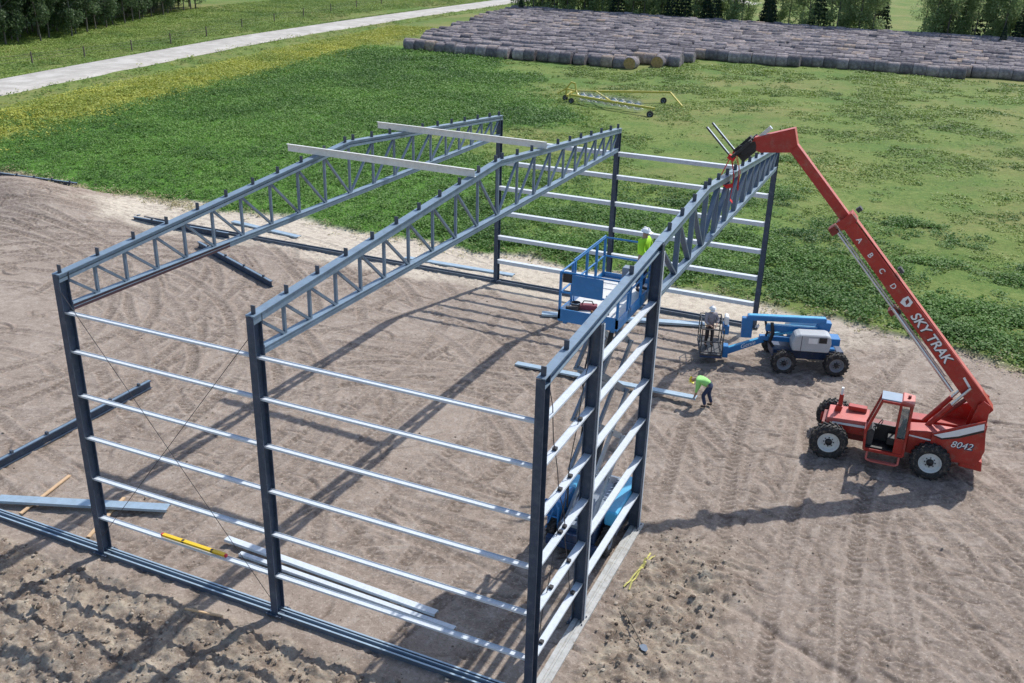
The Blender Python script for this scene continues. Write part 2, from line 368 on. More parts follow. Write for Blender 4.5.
# road
def road():
    ys = np.arange(-50, 600, 2.0); V = []; offs = [-3.6, -3.3, -1.6, 0, 1.6, 3.3, 3.6]; hs = [-.1, .06, .1, .13, .1, .06, -.1]
    rx = np.interp(ys, RY, RX); k = np.ones(9)/9; rx = np.convolve(np.pad(rx, 4, 'edge'), k, 'valid')
    for x0, y0 in zip(rx, ys):
        for o_, h_ in zip(offs, hs): V.append((x0 + o_, y0, h_))
    n = len(offs); Fq = [(i*n+j, i*n+j+1, (i+1)*n+j+1, (i+1)*n+j) for i in range(len(ys)-1) for j in range(n-1)]
    t = NT('gravel_road'); t.b.inputs['Roughness'].default_value = .95
    c = t.ramp(t.noise(.5, 8, .75), [(.35, (.33, .305, .27)), (.65, (.5, .47, .43))]); sx_ = t.noise(.25, 5, .6, dist=.8); c = t.mix(t.math('MULTIPLY', t.smooth(sx_, .5, .62), .5), c, (.56, .53, .49)); t.l(c, t.b.inputs['Base Color'])
    t.bump(t.noise(14, 5), .5, .03)
    o = np_mesh('road', V, Fq, t.m, smooth=True); tag(o, kind='structure')
    V = [(-48 + i*.7, 232 + 6*math.sin(i*.4) + j*9, .95 + .2*math.sin(i*.5)) for i in range(30) for j in range(2)]
    o = np_mesh('field_track', V, [(i*2, i*2+2, i*2+3, i*2+1) for i in range(29)], t.m); tag(o, kind='structure')
road()
# ------------------------------------------------------------------ camera matched frustum test (only to skip plants nobody can see)
CAM = Vector((18.804, -15.745, 16.004)); CF = 969.0901
_ya, _pi, _ro = 1.9832, .4024, .0291
_f = Vector((math.cos(_ya)*math.cos(_pi), math.sin(_ya)*math.cos(_pi), -math.sin(_pi)))
_r = Vector((math.sin(_ya), -math.cos(_ya), 0)); _u = _r.cross(_f)
_R = _r*math.cos(_ro) + _u*math.sin(_ro); _U = -_r*math.sin(_ro) + _u*math.cos(_ro)
def visible(x, y, z=0, m=60):
    d = np.stack([x - CAM.x, y - CAM.y, z - CAM.z + 0*x], -1); w = d @ np.array(_f); u = d @ np.array(_R); v = d @ np.array(_U)
    px = 512 + CF*u/w; py = 341.5 - CF*v/w
    return (w > 1) & (px > -m) & (px < 1024 + m) & (py > -m) & (py < 683 + m)
# ------------------------------------------------------------------ plants as low ground cover
def leaf_quads(C_, size, up=.6, seed=0, aspect=1.0):
    r = np.random.default_rng(seed); n = len(C_)
    nrm = r.normal(size=(n, 3)); nrm[:, 2] = np.abs(nrm[:, 2]) + up; nrm /= np.linalg.norm(nrm, axis=1, keepdims=True)
    a = np.cross(nrm, r.normal(size=(n, 3))); a /= np.linalg.norm(a, axis=1, keepdims=True) + 1e-9; b = np.cross(nrm, a)
    s = (size * r.uniform(.6, 1.3, (n, 1))) / 2
    V = np.stack([C_ - a*s*aspect, C_ - b*s*.7, C_ + a*s*aspect, C_ + b*s*.7], 1).reshape(-1, 3)
    return V, np.arange(4*n).reshape(n, 4)
def cover(name, label, mat_, x, y, rad, ht, k, size, seed, cat='plants'):
    r = np.random.default_rng(seed); n = len(x); z0 = gh(x, y)
    th = r.uniform(0, 2*PI, (n, k)); rr = np.sqrt(r.uniform(0, 1, (n, k))) * np.reshape(rad, (-1, 1)); hh = np.reshape(ht, (-1, 1)) * (r.uniform(.15, 1, (n, k))) * (1.05 - .5*(rr/np.reshape(rad, (-1, 1)))**2)
    C_ = np.stack([x[:, None] + rr*np.cos(th), y[:, None] + rr*np.sin(th), z0[:, None] + hh], -1).reshape(-1, 3)
    sz = np.repeat(np.reshape(size*np.ones(n), (-1, 1)), k, 1).reshape(-1, 1)
    V, Fq = leaf_quads(C_, sz, 1.5, seed)
    pt = np.repeat(fbm(x, y, .25, 3, seed + 3)[:, None], k, 1).reshape(-1); tint = np.clip((pt - .5)*1.6 + .3 + r.uniform(0, .45, n*k), 0, 1)
    o = np_mesh(name, V, Fq, mat_, attrs=dict(tint=('FACE', tint))); return tag(o, label, cat, kind='stuff')
def scatter(n, x0, x1, y0, y1, seed, dens=None):
    r = np.random.default_rng(seed); x = r.uniform(x0, x1, n); y = r.uniform(y0, y1, n)
    k = visible(x, y) & (r.uniform(0, 1, n) > dirtmask(x, y) * 1.0)
    if dens is not None: k &= r.uniform(0, 1, n) < dens(x, y)
    return x[k], y[k]
def lushf(x, y):
    rd = x - road_x(y); L_ = sst((fbm(x, y, .07, 4, 61) - .5)*26 + (-19 - (y - 67)*.41) - x, -3, 3) * sst(rd, 16, 20) * sst(112 - y, -4, 6)
    return L_
def lush2(x, y): return .75*sst(fbm(x, y, .09, 3, 63), .42, .6) * sst(13 - x, -3, 6) * sst(46 - y, -3, 6)
x, y = scatter(62000, -60, 12, 25, 108, 101, lambda x, y: np.maximum(lushf(x, y), lush2(x, y)) * np.clip(1.25 - (y - 30)/120, .5, 1))
rr_ = RNG.uniform(.2, .42, len(x)) * (1 + (y - 25)/130)
print('alfalfa', len(x))
cover('alfalfa_cover', 'dense dark green alfalfa crop behind the steel frame', M['alfalfa'], x, y, rr_, rr_*.8, 13, .12 + (y - 25)*.0013, 102)
def bales_free(x, y): return ~((y > 106.5) & (y < 180) & (x > -66) & (x < 60)) | ((x > -18) & (y < 120)) | ((x > 0) & (y < 122.5))
x, y = scatter(78000, -45, 60, 24, 124, 111, lambda x, y: (1 - lushf(x, y)) * (.04 + .96*sst(fbm(x, y, .2, 5, 7, .6), .47, .55)) * bales_free(x, y))
rr_ = RNG.uniform(.12, .4, len(x)) * (1 + (y - 25)/120)
print('field', len(x))
cover('field_grass', 'patchy yellowish green pasture grass right of and behind the frame', M['fieldgrass'], x, y, rr_, rr_*.28, 12, .10 + (y - 25)*.0013, 112, 'grass')
# darker weed clumps dotting the pasture
x, y = scatter(2400, -12, 55, 25, 120, 121, lambda x, y: sst(fbm(x, y, .16, 4, 9), .46, .6) * np.clip(1.5 - (y-25)/30, .12, 1))
rr_ = RNG.uniform(.2, .85, len(x))
cr_ = np.random.default_rng(77); cxs, cys = [], []
for _ in range(70):
    qx = cr_.uniform(-8, 27); qy = float(edge_y(qx)) + .6 + cr_.gamma(1.3, 6.0); nn = int(cr_.uniform(10, 45)); sp = cr_.uniform(.4, 1.3)
    cxs.append(qx + cr_.normal(0, sp*1.4, nn)); cys.append(qy + cr_.normal(0, sp, nn))
cxs = np.concatenate(cxs); cys = np.concatenate(cys); kk = visible(cxs, cys) & (cys > edge_y(cxs) + .1); cxs, cys = cxs[kk], cys[kk]
x = np.concatenate([x, cxs]); y = np.concatenate([y, cys]); rr_ = np.concatenate([rr_, RNG.uniform(.3, .7, len(cxs))])
cover('weed_clumps', 'dark green leafy weed clumps dotting the pasture', M['weed'], x, y, rr_, rr_*.6, 60, .13, 122, 'weeds')
x = RNG.uniform(-50, 30, 1500); y = edge_y(x) + RNG.normal(-.3, .6, 1500); k = RNG.uniform(0, 1, 1500) < np.where(x < -20, .9, .25); x, y = x[k], y[k]
cover('dry_grass_fringe', 'pale dry grass along the edge of the graded yard', M['drygrass'], x, y, RNG.uniform(.12, .45, len(x)), RNG.uniform(.12, .3, len(x)), 14, .1, 132, 'grass')
y = RNG.uniform(30, 135, 9000); x = road_x(y) + 13.5 + RNG.normal(0, 3, 9000); k = visible(x, y); x, y = x[k], y[k]
cover('roadside_bloom', 'yellow flowering strip between the gravel road and the alfalfa', M['yellowplant'], x, y, RNG.uniform(.3, .8, len(x)), RNG.uniform(.2, .4, len(x)), 9, .2, 142)
y = RNG.uniform(30, 230, 42000); x = road_x(y) + np.where(RNG.uniform(size=42000) < .75, -1, 1) * RNG.uniform(3.7, 38, 42000); k = visible(x, y) & ((x < road_x(y)) | (x < road_x(y) + 9)); x, y = x[k], y[k]
cover('verge_grass', 'green roadside verge grass beyond and beside the gravel road', M['fieldgrass'], x, y, RNG.uniform(.3, .9, len(x)), RNG.uniform(.1, .28, len(x)), 10, .2, 152, 'grass')
# ------------------------------------------------------------------ stones and clods
def stones():
    r = np.random.default_rng(3); n = 13000
    ico = bmesh.new(); bmesh.ops.create_icosphere(ico, subdivisions=1, radius=1); iv = np.array([v.co[:] for v in ico.verts]); ifc = np.array([[v.index for v in f.verts] for f in ico.faces]); ico.free()
    x = r.uniform(-12, 26, n*3); y = r.uniform(-6, 26, n*3); _, d, lo = base_h(x, y); k = (r.uniform(0, 1, n*3) < .10 + .9*lo) & (d > .9) & visible(x, y); x, y, lo = x[k], y[k], lo[k]
    s = r.gamma(1.3, .014, len(x)) * (.45 + .9*lo) + .007; s = np.clip(s, .01, .07)
    h, _, _, _ = full_h(x.copy(), y.copy())
    sc_ = s[:, None] * r.uniform(.6, 1.3, (len(x), 3)); sc_[:, 2] *= .75
    V = iv[None]*sc_[:, None, :]*r.uniform(.75, 1.2, (len(x), len(iv), 1)) + np.stack([x, y, h + s*.25], -1)[:, None, :]
    Fq = ifc[None] + (np.arange(len(x))*len(iv))[:, None, None]
    t = NT('clod_soil'); t.b.inputs['Roughness'].default_value = .95; t.l(t.ramp(t.attr('tint'), [(0, (.15, .11, .08)), (.5, (.24, .19, .145)), (.85, (.34, .28, .215)), (1, (.44, .38, .3))]), t.b.inputs['Base Color'])
    tint = np.repeat(r.uniform(0, 1, len(x))[:, None], len(ifc), 1)
    o = np_mesh('soil_clods', V.reshape(-1, 3), Fq.reshape(-1, 3), t.m, attrs=dict(tint=('FACE', tint))); tag(o, 'loose soil clods and small stones strewn over the graded yard', 'stones', kind='stuff')
stones()
# ------------------------------------------------------------------ steel frame
HT = 8.1; W = 25.1; YR = 12.6; ZR = 9.1; ZB = 7.1
XF = [0, 5.73, 12.6]
def ztop(y): return HT + (ZR - HT) * (y/YR if y <= YR else (W - y)/(W - YR))
frame = empty('steel_building_frame', (0, 0, 0), 0, 'blue-grey steel building skeleton of columns, trusses and pale girts, half erected', 'building frame')
def ibeam_v(x, y, z0, z1, depth=.30, fl=.19, tf=.022, tw=.014, deep_axis='y'):
    m = MB()
    if deep_axis == 'y':
        m.box(x-fl/2, x+fl/2, y-depth/2, y-depth/2+tf, z0, z1); m.box(x-fl/2, x+fl/2, y+depth/2-tf, y+depth/2, z0, z1)
        m.box(x-tw/2, x+tw/2, y-depth/2+tf, y+depth/2-tf, z0, z1)
    else:
        m.box(x-depth/2, x-depth/2+tf, y-fl/2, y+fl/2, z0, z1); m.box(x+depth/2-tf, x+depth/2, y-fl/2, y+fl/2, z0, z1)
        m.box(x-depth/2+tf, x+depth/2-tf, y-tw/2, y+tw/2, z0, z1)
    m.box(x-.22, x+.22, y-.22, y+.22, z0-.03, z0)
    for a in (-.17, .17):
        for b in (-.17, .17): m.tube((x+a, y+b, z0), (x+a, y+b, z0+.06), .018, 6)
    return m
CH = .2
def chan(a, b, w, h, t=.02, up=(0,0,1)):
    # C channel, open downwards
    P = [(-w/2, -h/2), (-w/2, h/2), (w/2, h/2), (w/2, -h/2), (w/2-t, -h/2), (w/2-t, h/2-t), (-w/2+t, h/2-t), (-w/2+t, -h/2)]
    return P
def add_truss(x, y0, tee=True):
    PY = [0, 1.05, 2.05, 3.15, 4.27, 5.45, 6.74, 8.15, 9.6, 11.1, 12.6, 14.15, 15.65, 17.1, 18.5, 19.8, 21.0, 22.13, 23.2, 24.2, W]
    ys = [y for y in PY] if y0 == 0 else [y0] + [y for y in PY if y > y0 + .6]
    ys = [min(max(y, y0 + .0), W) for y in ys]
    ys_r = sorted(set([min(ys, key=lambda q: abs(q - YR))])) ; yr = YR
    m = MB(); a = (x, y0 + .02 if y0 > 0 else -.14, ztop(max(0, y0)) - CH/2); b = (x, yr, ZR - CH/2); c = (x, W + .14, HT - CH/2)
    m.beam(a, b, .19, .02, mi=0); m.beam(b, c, .19, .02)
    for (p, q) in ((a, b), (b, c)):
        for sx in (-.07, .07): m.beam((p[0]+sx, p[1], p[2]), (q[0]+sx, q[1], q[2]), .05, CH - .004)
        m.beam((p[0], p[1], p[2]+CH/2), (q[0], q[1], q[2]+CH/2), .24, .02)
    t = m.build('truss', M['truss'], frame)
    m = MB(); zb = ZB + .09; m.beam((x, y0 + .15, zb), (x, W - .15, zb), .2, .02)
    for sx in (-.07, .07): m.beam((x+sx, y0+.15, zb), (x+sx, W-.15, zb), .045, .16)
    if x == 0:
        m.beam((x, y0+.15, zb+.085), (x, W-.15, zb+.085), .22, .012)
        bc = m.build('bottom_chord', M['truss'], t)
        # the first lengths of this chord still wear dark red primer on the outer face
        mm = MB(); mm.beam((x+.094, .17, zb-.005), (x+.094, 6.0, zb-.005), .004, .145); pm = mm.build('primer_patch', M['maroon'], t); pm['label'] = 'dark maroon primer on bottom chord end'
    else:
        m.beam((x, y0+.15, zb+.085), (x, W-.15, zb+.085), .22, .012); bc = m.build('bottom_chord', M['truss'], t)
    zi = ZB + .17
    def web(p, q, s=.07):
        mm = MB(); mm.beam(p, q, .15 if y0 > 0 else .075, s); o = mm.build('web_member', M['web'] if y0 > 0 else M['webl'], t); return o
    prev = y0
    for y in ys[1:-1]: web((x, y, zi), (x, y, ztop(y) - CH + .02))
    for i in range(len(ys) - 1):
        a_, b_ = ys[i], ys[i+1]
        if (a_ + b_)/2 < YR: web((x, a_ + (.2 if i == 0 else .06), ztop(a_) - CH - .02), (x, b_ - .05, zi + .02), .065)
        else: web((x, b_ - (.2 if i == len(ys)-2 else .06), ztop(b_) - CH - .02), (x, a_ + .05, zi + .02), .065)
    clips(x, t, 0 if y0 == 0 else y0)
    return t
CLIPY = [0.0, 1.2, 2.43, 3.66, 4.9, 6.13, 7.37, 8.6, 9.85, 11.15, 12.4, 12.9, 14.12, 15.38, 16.62, 17.86, 19.1, 20.32, 21.53, 22.78, 24.0, 25.0]
def clips(x, t, ymin, ymax=99):
    for y in CLIPY:
        if ymin - .01 <= y <= ymax:
            mm = MB(); z = ztop(y) + .01; mm.box(x-.055, x+.055, y-.012, y+.012, z, z+.2); mm.box(x-.055, x+.055, y-.07, y-.012, z, z+.012); mm.build('purlin_clip', M['clip'], t)
y2, y3 = 3.06, 7.67
add_truss(XF[0], 0); add_truss(XF[1], 0); add_truss(XF[2], y3)
# rafter over the end wall posts
m = MB(); xx = XF[2]; a = (xx, -.14, ztop(0) - .1); b = (xx, y3, ztop(y3) - .1)
m.beam(a, b, .02, .2)
m.beam((a[0], a[1], a[2]+.1), (b[0], b[1], b[2]+.1), .2, .02); m.beam((a[0], a[1], a[2]-.1), (b[0], b[1], b[2]-.1), .2, .02)
raf = m.build('rafter', M['truss'], frame); CL0 = CLIPY[:]; CLIPY[:] = [0.0, 1.2, 5.4]; clips(xx, raf, 0, y3 - .2); CLIPY[:] = CL0
for x_ in XF:
    ibeam_v(x_, 0, .12, HT - .02).build('column', M['col'], frame); ibeam_v(x_, W, .12, HT - .02).build('column', M['col'], frame)
ibeam_v(XF[2], y2, .05, ztop(y2) - .22, .28, .2, deep_axis='x').build('end_wall_post', M['col'], frame)
ibeam_v(XF[2], y3, .05, ztop(y3) - .03, .28, .2, deep_axis='x').build('end_wall_post', M['col'], frame)
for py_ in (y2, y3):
    mm = MB(); mm.box(XF[2]+.143, XF[2]+.158, py_+.04, py_+.115, .06, ztop(py_)-.25); mm.build('edge_strip', M['galv'], frame)  # pale strip down the outer edge of each end post
# plates where chords meet columns
for x_ in XF:
    for yy in ((0, W) if x_ < 12 else (W,)):
        s = 1 if yy == 0 else -1
        for zz in (ZB + .09, HT - .12):
            mm = MB(); mm.box(x_ - .1, x_ + .1, min(yy + s*.152, yy + s*.17), max(yy + s*.152, yy + s*.17), zz - .14, zz + .14); mm.build('end_plate', M['clip'], frame)
GZ = [1.2, 2.41, 3.62, 4.83, 6.05, 7.08]
def girt(a, b, w=.23):
    h, t = .05, .006
    if a[1] == W:
        mm = MB(); mm.profile(a, b, [(-w/2, 0), (w/2, 0), (w/2, -.17), (w/2 - .06, -.17), (w/2 - .06, -.162), (w/2 - t, -.162), (w/2 - t, -t), (-w/2, -t)]); return mm.build('girt', M['galv'], frame)
    P = [(-w/2, -.0), (w/2, 0), (w/2, h), (w/2 - t, h), (w/2 - t, t), (-w/2 + t, t), (-w/2 + t, h*.5), (-w/2, h*.5)]
    mm = MB(); mm.profile(a, b, P); return mm.build('girt', M['galv'], frame)
for z_ in GZ:
    for i in (0, 1):
        girt((XF[i] + .02, 0, z_), (XF[i+1] - .02, 0, z_), .18); girt((XF[i] + .02, W, z_), (XF[i+1] - .02, W, z_), .24)
    girt((XF[2] , .16, z_), (XF[2], y2 - .02, z_), .19); girt((XF[2], y2 + .02, z_), (XF[2], y3 - .02, z_), .19)
# small bolts / rod connectors on the end wall girts
kr = random.Random(4)
CABX = XF[2]
for (pa, pb) in (((XF[0]+.05, -.13, .6), (XF[1]-.05, -.13, 7.6)), ((XF[0]+.05, -.13, 7.7), (XF[1]-.05, -.13, .5))):
    mm = MB(); mm.path([pa, pb], .008, 6); mm.build('brace_cable', M['cable'], frame)
for (pa, pb) in (((CABX+.03, .25, 7.7), (CABX-.05, y2-.25, .5)), ((CABX-.06, .25, .6), (CABX+.02, y2-.25, 7.9))):
    pts = [Vector(pa).lerp(Vector(pb), k/16) + Vector((.02*math.sin(k*1.7), .05*math.sin(k*.8 + 1), 0)) for k in range(17)]
    mm = MB(); mm.path(pts, .011, 6)
    mm.build('brace_cable', M['cable'], frame)
for z_ in GZ[:-1]:
    f_ = 1 - (z_ - .5)/7.2; yk = .25 + (y2 - .5)*f_
    for y_ in (yk, y2 - yk + .1):
        mm = MB(); mm.box(CABX-.05, CABX+.04, y_-.05, y_+.05, z_+.008, z_+.07); mm.build('cable_grommet', M['black'], frame)
# base channels on a strip of concrete
def channel_run(name, a, b, w, h, mat_, parent, groove=True):
    mm = MB(); P = [(-w/2, 0), (w/2, 0), (w/2, h), (w/2-.05, h), (w/2-.05, .05), (-w/2+.05, .05), (-w/2+.05, h), (-w/2, h)] if groove else [(-w/2, 0), (w/2, 0), (w/2, h), (-w/2, h)]
    mm.profile(a, b, P); return mm.build(name, mat_, parent)
channel_run('base_channel', (-26, 0, .0), (12.4, 0, .0), .28, .15, M['sill'], frame)
mm = MB(); mm.profile((-26, -.02, .035), (12.3, -.02, .035), [(-.075, 0), (-.045, 0), (-.045, .115), (-.075, .115)]); mm.profile((-26, .0, .151), (12.3, 0, .151), [(-.145, 0), (-.1, 0), (-.1, .008), (-.145, .008)]); mm.profile((-26, .0, .151), (12.3, 0, .151), [(.095, 0), (.142, 0), (.142, .008), (.095, .008)])
o = mm.build('base_rail', M['galvblue'], frame)
channel_run('base_channel', (-22.6, W+.05, -.02), (12.4, W+.05, -.02), .34, .17, M['sill'], frame)
o = channel_run('base_channel', (12.66, .2, -.02), (12.66, y3+.3, -.02), .34, .09, M['concrete'], frame, False); o['label'] = 'pale concrete sill strip under end wall'
mm = MB(); mm.box(12.5, 12.62, .2, y3 + .2, .072, .09); mm.box(12.66, 12.69, .2, y3+.1, .072, .1); mm.build('base_rail', M['concrete'], frame)
# ------------------------------------------------------------------ loose steel
def zpurlin(name, a, b, mat_, label, cat='purlin', w=.09, h=.25, group=None, flat=False, parent=None, roll=0):
    t = .008
    P = [(-t/2, -h/2+t), (-w, -h/2+t), (-w, -h/2), (t/2, -h/2), (t/2, h/2-t), (w, h/2-t), (w, h/2), (-t/2, h/2)]
    if flat: P = [(-h/2, 0), (h/2, 0), (h/2, w), (h/2-t, w), (h/2-t, t), (-h/2+t, t), (-h/2+t, w), (-h/2, w)]
    if flat == 'up': P = [(-h/2, 0), (-h/2+t, 0), (-h/2+t, w-t), (h/2-t, w-t), (h/2-t, 0), (h/2, 0), (h/2, w), (-h/2, w)]
    c, s = math.cos(roll), math.sin(roll); P = [(x*c - y*s, x*s + y*c) for x, y in P]
    mm = MB(); mm.profile(a, b, P); o = mm.build(name, mat_, parent)
    if not parent:
        ctr = Vector(a); o.data.transform(Matrix.Translation(-ctr)); o.location = ctr; tag(o, label, cat, group)
    return o
zpurlin('roof_purlin', (-1.15, 10.72, ztop(10.7)+.145), (5.87, 10.6, ztop(10.6)+.145), M['galvtan'], 'pale steel purlin laid across two trusses before the ridge, nearer one', group='loose purlins on the trusses')
zpurlin('roof_purlin', (-1.15, 16.4, ztop(16.4)+.15), (5.95, 16.2, ztop(16.2)+.15), M['galvtan'], 'pale steel purlin laid across two trusses past the ridge, farther one', group='loose purlins on the trusses')
G3 = 'loose steel lying on the ground'
zpurlin('purlin', (4.86, 16.62, .03), (12.2, 16.5, .22), M['galvblue'], 'blue-grey purlin on the dirt being lifted by the bending worker', w=.07, h=.3, flat='up')
zpurlin('purlin', (-4.6, .45, .16), (.12, 2.3, .14), M['galvblue'], 'wide pale channel lying beside the left front column base', w=.08, h=.34, flat='up', group=G3)
zpurlin('purlin', (2.6, 1.85, .12), (9.35, 1.62, .1), M['galv'], 'upper of two crossed pale purlins lying inside the front girts', w=.08, h=.2, flat='up', group=G3)
zpurlin('purlin', (3.3, 1.55, .03), (10.0, 1.38, .03), M['galv'], 'lower of two crossed pale purlins lying inside the front girts', w=.08, h=.14, flat='up', group=G3)
zpurlin('purlin', (-5.7, 26.1, .06), (.4, 26.3, .04), M['galvblue'], 'blue-grey purlin on pale dirt behind the back base channel', w=.07, h=.34, flat='up', group=G3)
zpurlin('purlin', (-17.6, 27.0, .08), (-12.6, 26.4, .06), M['galvblue'], 'short blue-grey purlin lying at the alfalfa edge behind the first truss', w=.07, h=.34, flat='up', group=G3)
zpurlin('purlin', (3.7, 22.05, .05), (10.6, 24.25, .05), M['galvblue'], 'long blue-grey channel lying on the dirt under the raised work platform', w=.1, h=.4, flat='up', group=G3)
def eave_beam(a, b, label, clipn=6, h=.28):
    a = Vector(a); b = Vector(b); t = empty('loose_steel_beam', a, 0, label, 'steel beam', G3); d = b - a
    mm = MB(); mm.beam((0,0,h/2), d + Vector((0,0,h/2)), .012, h); mm.beam((0,0,h), d + Vector((0,0,h)), .18, .016); mm.beam((0,0,.01), d + Vector((0,0,.01)), .18, .016)
    mm.build('beam', M['col'], t)
    mm = MB(); mm.beam((0,0,h+.012), d + Vector((0,0,h+.012)), .1, .006); mm.build('top_flange', M['truss'], t)
    for k in range(clipn):
        p = d * ((k + .6)/clipn) + Vector((.0, 0, h + .07)); e = MB(); e.box(p.x-.05, p.x+.05, p.y-.04, p.y+.04, p.z-.05, p.z+.04); e.build('purlin_clip', M['clip'], t)
    return t
eave_beam((-6.3, .2, .02), (-6.3, 8.4, .04), 'dark steel beam with pale top edge lying left of the front corner column')
eave_beam((-16.3, 22.6, .02), (-9.1, 19.35, .02), 'dark steel beam lying aslant on the graded dirt under the first truss', 4)
eave_beam((-22.6, 24.5, .03), (-15.9, 24.55, .03), 'dark beam resting along the near side of the back base channel', 3)
eave_beam((-37.5, 27.3, gz(-37, 27.3)+.02), (-30.6, 28.0, gz(-31, 28)+.02), 'dark steel beam at the dry grass edge, far upper left of the yard', 5)
eave_beam((-25.5, 24.3, .03), (-22.9, 25.3, .03), 'short stub of steel at the far end of the back base channel', 1, .14)
def lumber(a, b, label, w=.1, h=.04):
    mm = MB(); a = Vector(a); b = Vector(b); mm.beam((0,0,0), b - a, w, h); o = mm.build('lumber_board', M['wood'], None); o.location = a; return tag(o, label, 'board', 'boards on the dirt')
lumber((-4.0, 2.5, .06), (-3.5, .25, .12), 'pale wooden board crossing under the wide channel, front left')
lumber((-1.6, 2.3, .05), (-.95, .3, .07), 'pale wooden board just left of the front corner column foot')
lumber((3.75, -1.1, gz(3.7,-1.1)+.1), (4.7, -.85, gz(4.7,-.8)+.1), 'small reddish stick on the rough soil before the front base channel', .05, .04)
# spirit level on the lowest girt
lv = empty('spirit_level', (2.2, .0, GZ[0]+.052), 0, 'long yellow spirit level lying on the lowest front girt', 'spirit level')
mm = MB(); mm.box(0, 2.0, -.03, .03, .01, .07); mm.box(.0, 2.0, -.05, .05, .07, .078); mm.box(0, 2.0, -.034, .034, -.001, .006); mm.build('level_body', M['yellowlevel'], lv)
for xx_ in (-.05, 2.0):
    mm = MB(); mm.box(xx_, xx_+.05, -.036, .036, -.001, .08); mm.build('end_cap', M['levelred'], lv)
for xx_ in (.62, 1.55):
    mm = MB(); mm.box(xx_, xx_+.07, -.037, .037, .02, .083); mm.build('vial', M['black'], lv)
# yellow straps and a shovel
def gz2(x, y): return float(full_h(np.array([float(x)]), np.array([float(y)]))[0][0])
mm = MB()
for off, wob in ((-.07, 0), (.07, 2)):
    pts = [(13.3 + .2*k/14 + off*(1 - k/14*2.1) + .012*math.sin(k*1.1 + wob), 4.85 + 1.85*k/14, gz2(13.3 + .2*k/14 + off, 4.85 + 1.85*k/14) + .04) for k in range(15)]
    for p, q in zip(pts[:-1], pts[1:]): mm.beam(p, q, .045, .01)
o = mm.build('lifting_strap', M['strapy']); tag(o, 'pale yellow webbing strap folded on the dirt beside the end wall', 'strap')
sh = empty('shovel', (13.45, 4.05, gz2(13.45, 4.05)), 0, 'long handled shovel lying on rough soil outside the end wall', 'shovel')
b_ = Vector((14.35, 2.85, gz2(14.35, 2.85) + .07)) - sh.location
mm = MB(); mm.tube((0, 0, .07), b_, .02, 8); mm.build('handle', M['post'], sh)
bd = Vector((b_.x, b_.y, 0)).normalized(); sd = Vector((-bd.y, bd.x, 0))
mm = MB(); P = [b_ - sd*.03, b_ + sd*.03, b_ + sd*.09 + bd*.05, b_ + sd*.08 + bd*.2, b_ + bd*.27, b_ - sd*.08 + bd*.2, b_ - sd*.09 + bd*.05]
P = [Vector(p) for p in P]; mm.add(P + [p - Vector((0, 0, .012)) for p in P], [tuple(range(7)), tuple(range(13, 6, -1))] + [(i, (i+1) % 7, 7 + (i+1) % 7, 7 + i) for i in range(7)]); mm.build('blade', M['web'], sh)
# ------------------------------------------------------------------ wheels and text
def wheel(c, R_, w, parent, side=-1, lugs=22, rimm='rim', rot=0, lug_h=.045, rr=.55):
    """wheel in the parent's frame; its axle along y turned by rot about z"""
    ax = Vector((math.sin(rot)*-1, math.cos(rot), 0)) * side
    m = MB(); r0 = R_*rr
    m.lathe((0,0,0), ax, [(r0*.2, w*.18), (r0*.55, w*.2), (r0*.62, w*.05), (r0*.9, w*.06), (r0*.95, w*.38), (r0*1.02, w*.42), (r0*1.02, -w*.4), (r0*.3, -w*.4), (.01, -w*.4)], 24)
    o = m.build('wheel', M[rimm], parent); o.location = c
    m = MB(); m.lathe((0,0,0), ax, [(r0*1.02, w*.42), (r0*1.15, w*.49), (R_*.86, w*.5), (R_*.97, w*.4), (R_*.98, 0), (R_*.97, -w*.4), (R_*.86, -w*.5), (r0*1.15, -w*.49), (r0*1.02, -w*.42)], 32)
    x = ax.cross(Vector((0,0,1))).normalized()
    for k in range(lugs):
        for s in (-1, 1):
            t0 = 2*PI*(k + (.25 if s > 0 else -.25))/lugs; t1 = t0 + 2*PI*.35/lugs*2
            p = (x*math.cos(t0) + Vector((0,0,1))*math.sin(t0))*(R_*.985) + ax*(s*w*.47); q = (x*math.cos(t1) + Vector((0,0,1))*math.sin(t1))*(R_*.985) + ax*(s*w*.04)
            m.beam(p, q, R_*.10, lug_h*2, up=p.normalized())
    m.build('tyre', M['rubber'], o)
    m = MB(); m.lathe((0,0,0), ax, [(.001, w*.42), (r0*.26, w*.42), (r0*.32, w*.36), (r0*.34, w*.16)], 16)
    for k in range(8): t = 2*PI*k/8; m.tube(ax*(w*.19) + (x*math.cos(t) + Vector((0,0,1))*math.sin(t))*r0*.46, ax*(w*.26) + (x*math.cos(t) + Vector((0,0,1))*math.sin(t))*r0*.46, .022, 6)
    m.build('hub', M['black'], o)
    return o
def text(name, s, p, xdir, ydir, size, mat_, parent, shear=0, extrude=.003, space=1.0, bold=.0):
    cu = bpy.data.curves.new('text_tmp', 'FONT'); cu.body = s; cu.size = size; cu.extrude = extrude; cu.shear = shear; cu.space_character = space; cu.offset = bold
    cu.align_x = 'LEFT'; tmp = bpy.data.objects.new('text_tmp', cu); col.objects.link(tmp)
    dg = bpy.context.evaluated_depsgraph_get(); me = bpy.data.meshes.new_from_object(tmp.evaluated_get(dg)); bpy.data.objects.remove(tmp)
    x = Vector(xdir).normalized(); y = Vector(ydir).normalized(); z = x.cross(y)
    me.transform(Matrix((( x.x, y.x, z.x, p[0]), (x.y, y.y, z.y, p[1]), (x.z, y.z, z.z, p[2]), (0,0,0,1))))
    me.name = name; o = link(name, me, mat_, parent); return o
